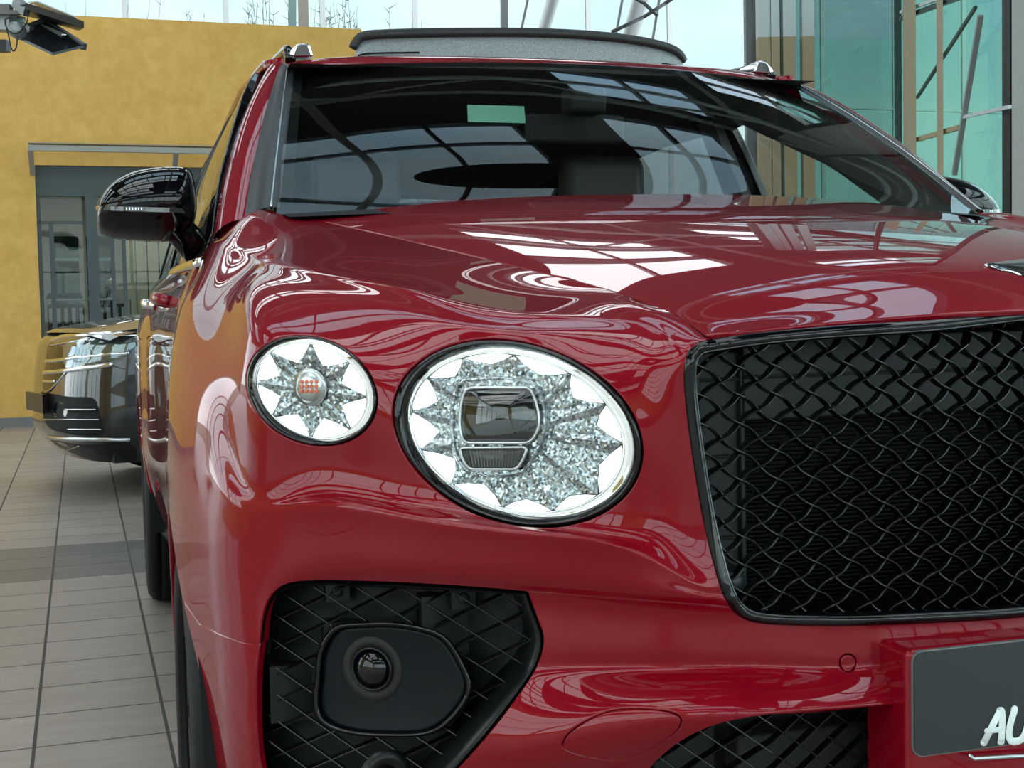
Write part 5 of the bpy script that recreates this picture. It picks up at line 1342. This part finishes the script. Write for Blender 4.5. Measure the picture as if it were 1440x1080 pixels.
# facade on the right: flat bay seen square on, then a bay that turns towards the camera
def xzpt(px, D, z): 
    p = PD(px, 300, D); return Vector((p.x, p.y, z))
def column(px0, px1, D, mat, z0=0, z1=6.2, dep=.12):
    a = xzpt(px0, D, z0); b_ = xzpt(px1, D, z0); e = (b_-a); n = Vector((-e.y, e.x, 0)).normalized()*dep
    return MB().poly([a, b_, b_+n, a+n], (0,0,z1-z0))
k = 7
def st(mb, mat, nm='trim'):
    global n_tr
    o = mb.build('trim_%d' % n_tr, mat); n_tr += 1; return struct(o)
zsplit = PD(1200, 57, D1).z
for (a, b_, mt) in ((1069,1086,BRONZE),(1087,1099,BRONZE),(1104,1122,BRONZE),(1131,1147,BRONZE)):
    st(column(a, b_, D1-.16, mt, 0, zsplit), mt); st(column(a, b_, D1-.16, LAV, zsplit, 6.2), LAV)
for a, b_ in ((1099.5,1103.5),(1264,1269)): st(column(a, b_, D1-.03, DKSTEEL), bsdf('dark_joint', (.03,.045,.045), rough=.4))
lf = st(column(1052, 1068, D1, DKSTEEL, 2.2, 6.2), bsdf('grey_panel', (.17,.19,.20), rough=.5))
def pane(name, p, q, z0, z1, mat):
    e = (q-p).normalized(); n = Vector((-e.y, e.x, 0))*.012
    P = [Vector((p.x,p.y,z0)), Vector((q.x,q.y,z0)), Vector((q.x,q.y,z1)), Vector((p.x,p.y,z1))]
    return struct(MB().poly(P, n).build(name, mat))
pane('window_7', xzpt(1068, D1, 0), xzpt(1266, D1, 0), 0, zsplit, TEAL)
pane('window_8', xzpt(1068, D1, 0), xzpt(1266, D1, 0), zsplit, 6.2, glassy('upper_glass', (.42,.52,.50), refl=1.0))
q0 = xzpt(1266, D1, 0); q1 = xzpt(1421, 8.6, 0)
pane('window_9', q0, q1, 0, 6.2, glassy('bay_glass', (.55,.76,.70), refl=.7))
def onb(px, z, off=0.0):
    """point of the turned bay seen at image column px"""
    r = ray(px, 300); e = q1-q0; nrm = Vector((-e.y, e.x, 0)).normalized(); t = ((q0+nrm*off-CAM).dot(nrm))/Vector((r.x, r.y, 0)).dot(nrm)
    return Vector((CAM.x+r.x*t, CAM.y+r.y*t, z))
def onb2(px, py, off=.15):
    r = ray(px, py); e = q1-q0; nrm = Vector((-e.y, e.x, 0)).normalized(); t = ((q0+nrm*off-CAM).dot(nrm))/r.dot(nrm); return CAM+r*t
for a, b_, mt in ((1271,1289,BRONZE),(1318,1327,BRONZE)):
    z1 = onb2((a+b_)/2, 24).z; P = [onb(a,0,-.16), onb(b_,0,-.16), onb(b_,0,-.04), onb(a,0,-.04)]; st(MB().poly(P, (0,0,z1)), mt)
for (a, b_, w, mt) in (((1267,26),(1350,-4),.035,DKSTEEL),((1267,17),(1320,-2),.025,LAV),((1291,196),(1350,179),.035,BRONZE),((1290,137),(1372,10),.022,DKSTEEL),((1342,245),(1379,22),.035,STEEL),((1355,165),(1420,150),.022,LAV)):
    st(MB().bar(onb2(*a, -.12), onb2(*b_, -.12), w, w), mt)
st(MB().bar(onb(1419.5, 0, -.02), onb(1419.5, 6.2, -.02), .05, .08, up=(0,1,0)), bsdf('black_gasket', (.012,.02,.02), rough=.4))
# concrete pillar at the right edge
p = xzpt(1423, 8.4, 0); e = Vector((math.cos(YAW), -math.sin(YAW), 0)); n = Vector((math.sin(YAW), math.cos(YAW), 0))
struct(MB().poly([p, p+e*.7, p+e*.7+n*.6, p+Vector((ray(1423,300).x, ray(1423,300).y, 0)).normalized()*.6], (0,0,6.2)).build('wall_pillar', CONC))
# right side wall of the hall, glazed
a0 = BI @ (p+e*.7); glazed('window_10', (a0.x, a0.y), (9.4, -12.3), [0, 2.0, 4.0, 6.2], 9, glassy('side_glass_wall', (.88,.97,.95), refl=1.0), DKSTEEL, fw=.06)
# ------------------------------------------------------------------ outside: terrace building, trees, grass on the bank
def facade(name, org, wd, dp, ht, nfl, wall, glass, label, rot=0):
    r = empty(name, org, label, 'building', None, rot)
    MB().box((0,0,0),(wd,dp,ht)).build('wall', wall, r); h_ = ht/nfl
    for i in range(nfl):
        s_ = MB().box((-.3,-1.0,h_*(i+1)-.25),(wd+.3,0,h_*(i+1)+.1)); s_.build('balcony_slab', wall, r)
        for j in range(int(wd/3)): MB().box((j*3+.5,-.03,h_*i+.7),(j*3+2.5,.02,h_*i+h_-.5)).build('window', glass, r)
    return r
OBW = bsdf('cream_render', (.80,.82,.70), rough=.8); OGL = bsdf('far_window', (.10,.14,.15), rough=.2)
c_ = onb2(1300, 200, 14); facade('apartment_block', (c_.x-4, c_.y+2, 0), 14, 8, 4.6, 2, OBW, OGL, 'cream building with flat balconies seen through the right glazing', -.5)
c_ = PD(1180, 300, 34); facade('low_hall', (c_.x-6, c_.y, 0), 20, 6, 2.3, 1, bsdf('pale_render', (.82,.84,.70), rough=.8), OGL, 'low pale building behind the square green glass bay', -.29)
def leaftree(name, loc, h, rad, lab, nleaf=900, col=(.05,.07,.03)):
    r = empty(name, loc, lab, 'tree'); rnd = random.Random(int(loc[0]*10)); tr_ = MB(); tips_ = []
    tr_.tube([(0,0,0),(.02,.02,h*.3),(0,.05,h*.55)], [.10,.08,.05], 8)
    for i in range(40):
        a = rnd.uniform(0, 2*PI); z0 = rnd.uniform(.25, .6)*h; e_ = Vector((math.cos(a)*rad*rnd.uniform(.5,1), math.sin(a)*rad*rnd.uniform(.5,1), z0+rnd.uniform(.15,.42)*h)); tr_.tube([(0,.03,z0), (e_*.5+Vector((0,0,z0*.45))), e_], [.03,.016,.005], 5); tips_.append(e_)
    tr_.build('trunk', bsdf('bark', (.10,.085,.07), rough=.9), r); lf_ = MB()
    for i in range(nleaf):
        t = rnd.choice(tips_)*rnd.uniform(.75,1.05)+Vector([rnd.gauss(0,.22) for _ in range(3)]); u = Vector([rnd.gauss(0,1) for _ in range(3)]).normalized(); v = u.orthogonal().normalized(); s = rnd.uniform(.03,.07)
        lf_.add([t-u*s, t+v*s*.5, t+u*s, t-v*s*.5], [(0,1,2,3)])
    lf_.build('foliage', bsdf('leaf', col, rough=.7), r); return r
c_ = onb2(1385, 255, 4.5); leaftree('bare_tree', (c_.x, c_.y, 0), 3.0, 1.3, 'thin twiggy tree outside the glass beside the concrete pillar', 500, (.10,.09,.06))
gr = MB(); rnd = random.Random(5)
bank = MBB(); bank.bbox((-3, 21.5, 0), (3.6, 24, 5.3)); struct(bank.build('ground_bank', bsdf('bank_soil', (.10,.12,.07), rough=.9)))
for px, h, n_ in ((105,26,2),(118,30,2),(178,42,4),(200,36,3),(235,30,3),(258,30,4),(283,20,2),(318,18,1),(345,20,1),(355,56,9),(366,62,10),(380,50,6),(398,36,3),(448,38,7),(460,46,9),(468,40,6),(476,48,8),(484,42,7),(495,30,4),(505,26,3),(545,34,2),(604,14,2)):
    for _ in range(max(1, int(n_*.55))):
        x = px+rnd.gauss(0, 6); base = PD(x, 52 if px > 300 else 34, 22.5); base.z = 5.28; tip_ = PD(x+rnd.gauss(0, 6), 42-h*rnd.uniform(.5,1.25)+(0 if px > 250 else -10), 22.5)
        mid_ = base.lerp(tip_, .6)+Vector((rnd.gauss(0,.03),0,0)); gr.tube([base, mid_, tip_], [.007,.005,.002], 4)
        if rnd.random() < .6:
            for q_ in range(4): a = base.lerp(tip_, rnd.uniform(.5,1)); gr.tube([a, a+Vector((rnd.gauss(0,.10), 0, rnd.uniform(.02,.14)))], [.007,.002], 4)
tag(gr.build('tall_grass', bsdf('grass_stems', (.34,.40,.33), rough=.8)), 'sparse tall grass stems standing against the sky above the yellow wall', 'grass', kind='stuff')
struct(MB().box((-80,30,-.3),(80,160,-.06)).build('ground_outside', bsdf('outside_ground', (.22,.24,.17), rough=.9)))
# ------------------------------------------------------------------ dark SUV parked behind, nose to the left
SO = PD(58, 560, 8.35); SO = Vector((SO.x, SO.y, 0)); STH = math.radians(14)
SM = Matrix.Translation(SO) @ Matrix.Rotation(STH, 4, 'Z')
def L(s, t, z): return SM @ Vector((s, t, z))
suv = empty('dark_suv', SO, 'black SUV with chrome grille bars parked side-on behind the red car', 'car')
def SP(mb, name, mat, parent=None, **k):
    o = mb.build(name, mat, **k) if isinstance(mb, MB) else mb
    p = parent or suv; o.parent = p
    if p is suv: o.matrix_parent_inverse = Matrix.Translation(-SO)
    return o
BPAINT = bsdf('black_blue_paint', (.002,.004,.007), rough=.25, coat=1, coat_rough=.01, metal=.3)
path = [(.0,.0),(.012,-.30),(.05,-.55),(.13,-.74),(.27,-.88),(.45,-.945),(.70,-.965),(1.10,-.970),(1.6,-.965)]
zs_ = [(.22,.13,.90),(.30,.06,.95),(.39,.0,.98),(.50,.0,1.0),(.62,.01,1.0),(.74,.02,1.0),(.86,.04,.995),(.94,.07,.985),(.985,.12,.965)]
grd = []
for z, ds_, k in zs_:
    row = []
    for i, (s, t) in enumerate(path):
        f = 1-min(1, s/.45); zz = z+(.05 if z > .9 else .02)*min(1, s/.6)*(1 if z > .8 else 0)
        row.append(tuple(L(s+ds_*f, t*k, zz)))
    grd.append(row)
SB = Surf(grd, 130, 70)
if (SM.inverted().to_3x3() @ Vector(SB.N[35, 90])).y > 0: SB.N = -SB.N
arch_s = [(.93+.41*math.cos(t), .37+.41*math.sin(t)) for t in np.linspace(PI, 0, 24)]
def sfl(s, z): 
    o = L(s, -3, z); return SB.cast(o, SM.to_3x3() @ Vector((0,1,0)))
ua = [q for q in (sfl(s, max(z, .221)) for s, z in arch_s) if q]
outer = [(0,0),(ua[0][0],0)]+ua+[(ua[-1][0],0),(1,0),(1,1),(0,1)]
for mir in (False, True):
    V, F, N = panel(SB, outer, [], flange=.02)
    if mir:
        I = SM.inverted(); R3 = SM.to_3x3()
        V = [SM @ Vector(((I@p).x, -(I@p).y, (I@p).z)) for p in V]; N = [R3 @ Vector(((R3.transposed()@n).x, -(R3.transposed()@n).y, n.z)) for n in N]; F = [tuple(reversed(f)) for f in F]
    SP(mesh_obj('front_wing', V, F, BPAINT, normals=N), 'x', None)
def spx(pts, off=.006, n=None):
    out = []
    for x, y in pts:
        q = SB.hit(x, y)
        if q is None: continue
        p, nn = SB.at(*q); out.append(p+nn*off)
    return spline(out, n or len(out)*6) if len(out) > 2 else out
def sstrip(pts, w, name, mat, off=.004, n=30):
    P = spx(pts, off); 
    if len(P) < 2: return
    return SP(MB().sweep(P, [(.006*math.cos(2*PI*i/8), w*math.sin(2*PI*i/8)) for i in range(8)], ups=(0,0,1)), name, mat)
hoodg = []
for s, zc in ((.11,1.0),(.16,1.022),(.30,1.05),(.60,1.095),(.95,1.13),(1.35,1.165)):
    hoodg.append([tuple(L(s+.10*(abs(t)/.93)**2.2*(1 if s < .5 else .3), t, zc-.035*(abs(t)/.93)**3-(.0 if abs(t) < .8 else .012))) for t in (-.945,-.8,-.6,-.3,0,.3,.6,.8,.945)])
SP(MB().grid([[Vector(p) for p in r] for r in Surf(hoodg, 60, 50).P.tolist()]), 'bonnet', BPAINT)
def patch(pts, name, mat, off=.004, bulge=.006):
    c = (sum(p[0] for p in pts)/len(pts), sum(p[1] for p in pts)/len(pts)); lp = sm2(pts, 40, True); rows = []
    for x, y in lp+[lp[0]]:
        row = []
        for k in (1, .8, .5, .2, .02):
            q = None; kk = k
            while q is None and kk > .01: q = SB.hit(c[0]+(x-c[0])*kk, c[1]+(y-c[1])*kk); kk -= .03
            p, nn = SB.at(*q); row.append(p+nn*(off+bulge*(1-k*k)))
        rows.append(row)
    return SP(MB().grid(rows), name, mat)
hlm = bsdf('headlamp_glass', (.14,.18,.19), rough=.08, coat=1, metal=.6)
patch([(92,485),(125,477),(160,474),(194,474),(186,492),(172,505),(155,511),(120,516),(96,520)], 'headlamp', hlm)
for pts, w in (([(72,480),(86,475),(100,473),(141,471),(168,471),(196,472)], .015), ([(64,508),(80,507),(100,504),(130,501),(155,498),(182,497)], .012), ([(62,524),(78,523),(93,521),(125,517),(160,512)], .014), ([(101,504),(128,482)], .009), ([(72,486),(90,483),(110,480),(125,478)], .005)):
    sstrip(pts, w, 'chrome_bar', CHROME)
for pts, w in (([(62,536),(70,537),(78,536)], .010), ([(64,551),(72,548),(93,524)], .006)): sstrip(pts, w, 'grille_slat', CHROME)
patch([(62,480),(74,482),(88,490),(90,520),(76,545),(64,556),(60,530),(60,500)], 'grille_panel', GLOSSBLK, .001, .001)
patch([(66,560),(100,558),(128,559),(136,566),(142,590),(145,611),(110,612),(80,606),(64,594)], 'intake_grille', MATBLK, .002, .0)
for pts in ([(92,576),(110,576),(136,576)], [(62,590),(95,590),(118,590),(140,590)], [(96,603.5),(120,603.5),(143,603.5)]): sstrip(pts, .005, 'intake_bar', SATCHROME, .006)
sstrip([(59,612),(70,614),(85,616),(120,617),(150,617.5),(168,618),(183,618)], .013, 'lower_chrome_strip', SATCHROME, .008)
patch([(60,616),(90,622),(140,625),(186,625),(190,650),(165,655),(140,650),(100,636)], 'lower_valance', SATBLK, .002, .001)
sstrip([(96,632),(104,629),(113,626)], .004, 'valance_trim', SATCHROME, .008)
pm = MB(); pm.box((-.045,-.27,.505),(-.02,.27,.62), SM); SP(pm, 'plate_holder', SATBLK)
# rest of the car
def LM(fn, rows, cols): return [[L(*fn(r, c)) for c in cols] for r in rows]
for s_ in (-1, 1):
    sd_ = MB(); sd_.grid([[L(s, s_*(.965-(.02 if z < .4 else 0)-(.05 if z > 1.1 else 0)-(.08 if s > 4.5 else 0)), z) for s in (1.58,2.2,3.0,3.4,4.2,4.6,4.85)] for z in (.26,.45,.75,1.0,1.12,1.18)]); SP(sd_, 'body_side', BPAINT)
    gh = MB(); gh.grid([[L(s+(.75*(z-1.15) if s < 1.6 else 0)-(.3*(z-1.15) if s > 4.5 else 0), s_*(.90-.38*(z-1.15)), z) for s in (1.45,2.2,2.9,3.6,4.7)] for z in (1.15,1.35,1.60)]); SP(gh, 'side_windows', SIDEG)
    for sc_ in (.93, 3.83):
        o_ = L(sc_, s_*.83, .365); ax = SM.to_3x3() @ Vector((0, s_, 0))
        t_ = MB().lathe([(.25,-.12),(.30,-.135),(.35,-.12),(.365,-.06),(.365,.06),(.35,.12),(.30,.135),(.25,.12)], o_, ax, 48); w_o = SP(t_, 'wheel', TYRE)
        r_ = MB().lathe([(.25,.11),(.235,.06),(.10,.05),(.05,.08),(.0001,.085)], o_, ax, 40); SP(r_, 'alloy_rim', SATCHROME, w_o)
wsx = MB().grid([[L(1.30+.95*k+.10*abs(t), t*(.86-.2*k), 1.16+.46*k) for t in (-1,-.5,0,.5,1)] for k in (0,.5,1)]); SP(wsx, 'windscreen', SIDEG)
rfx = MB().grid([[L(s, t*(.70-.02*s/4), 1.62+.05*math.sin(PI*(s-1.9)/3)) for t in (-1,-.5,0,.5,1)] for s in (2.2,3.0,3.8,4.6)]); SP(rfx, 'roof', BPAINT)
tlx = MB().grid([[L(4.85-.35*max(0, z-1.1), t*.88, z) for t in (-1,-.5,0,.5,1)] for z in (.26,.7,1.1,1.6)]); SP(tlx, 'tailgate', BPAINT)
ubx = MB(); ubx.box((.25,-.80,.22),(4.7,.80,.30), SM); ubx.box((.5,-.55,.3),(1.4,.55,.95), SM); SP(ubx, 'underbody', MATBLK)
lnx = MB(); 
lnx.grid([[L(.93+.43*math.cos(t), y_, .37+.43*math.sin(t)) for y_ in (-.95,-.60)] for t in np.linspace(0, PI, 24)]); lnx.grid([[L(.93+.43*math.cos(t)*k, -.60, .37+.43*math.sin(t)*k) for k in (0,1)] for t in np.linspace(0, PI, 24)]); SP(lnx, 'wheel_arch_liner', MATBLK)
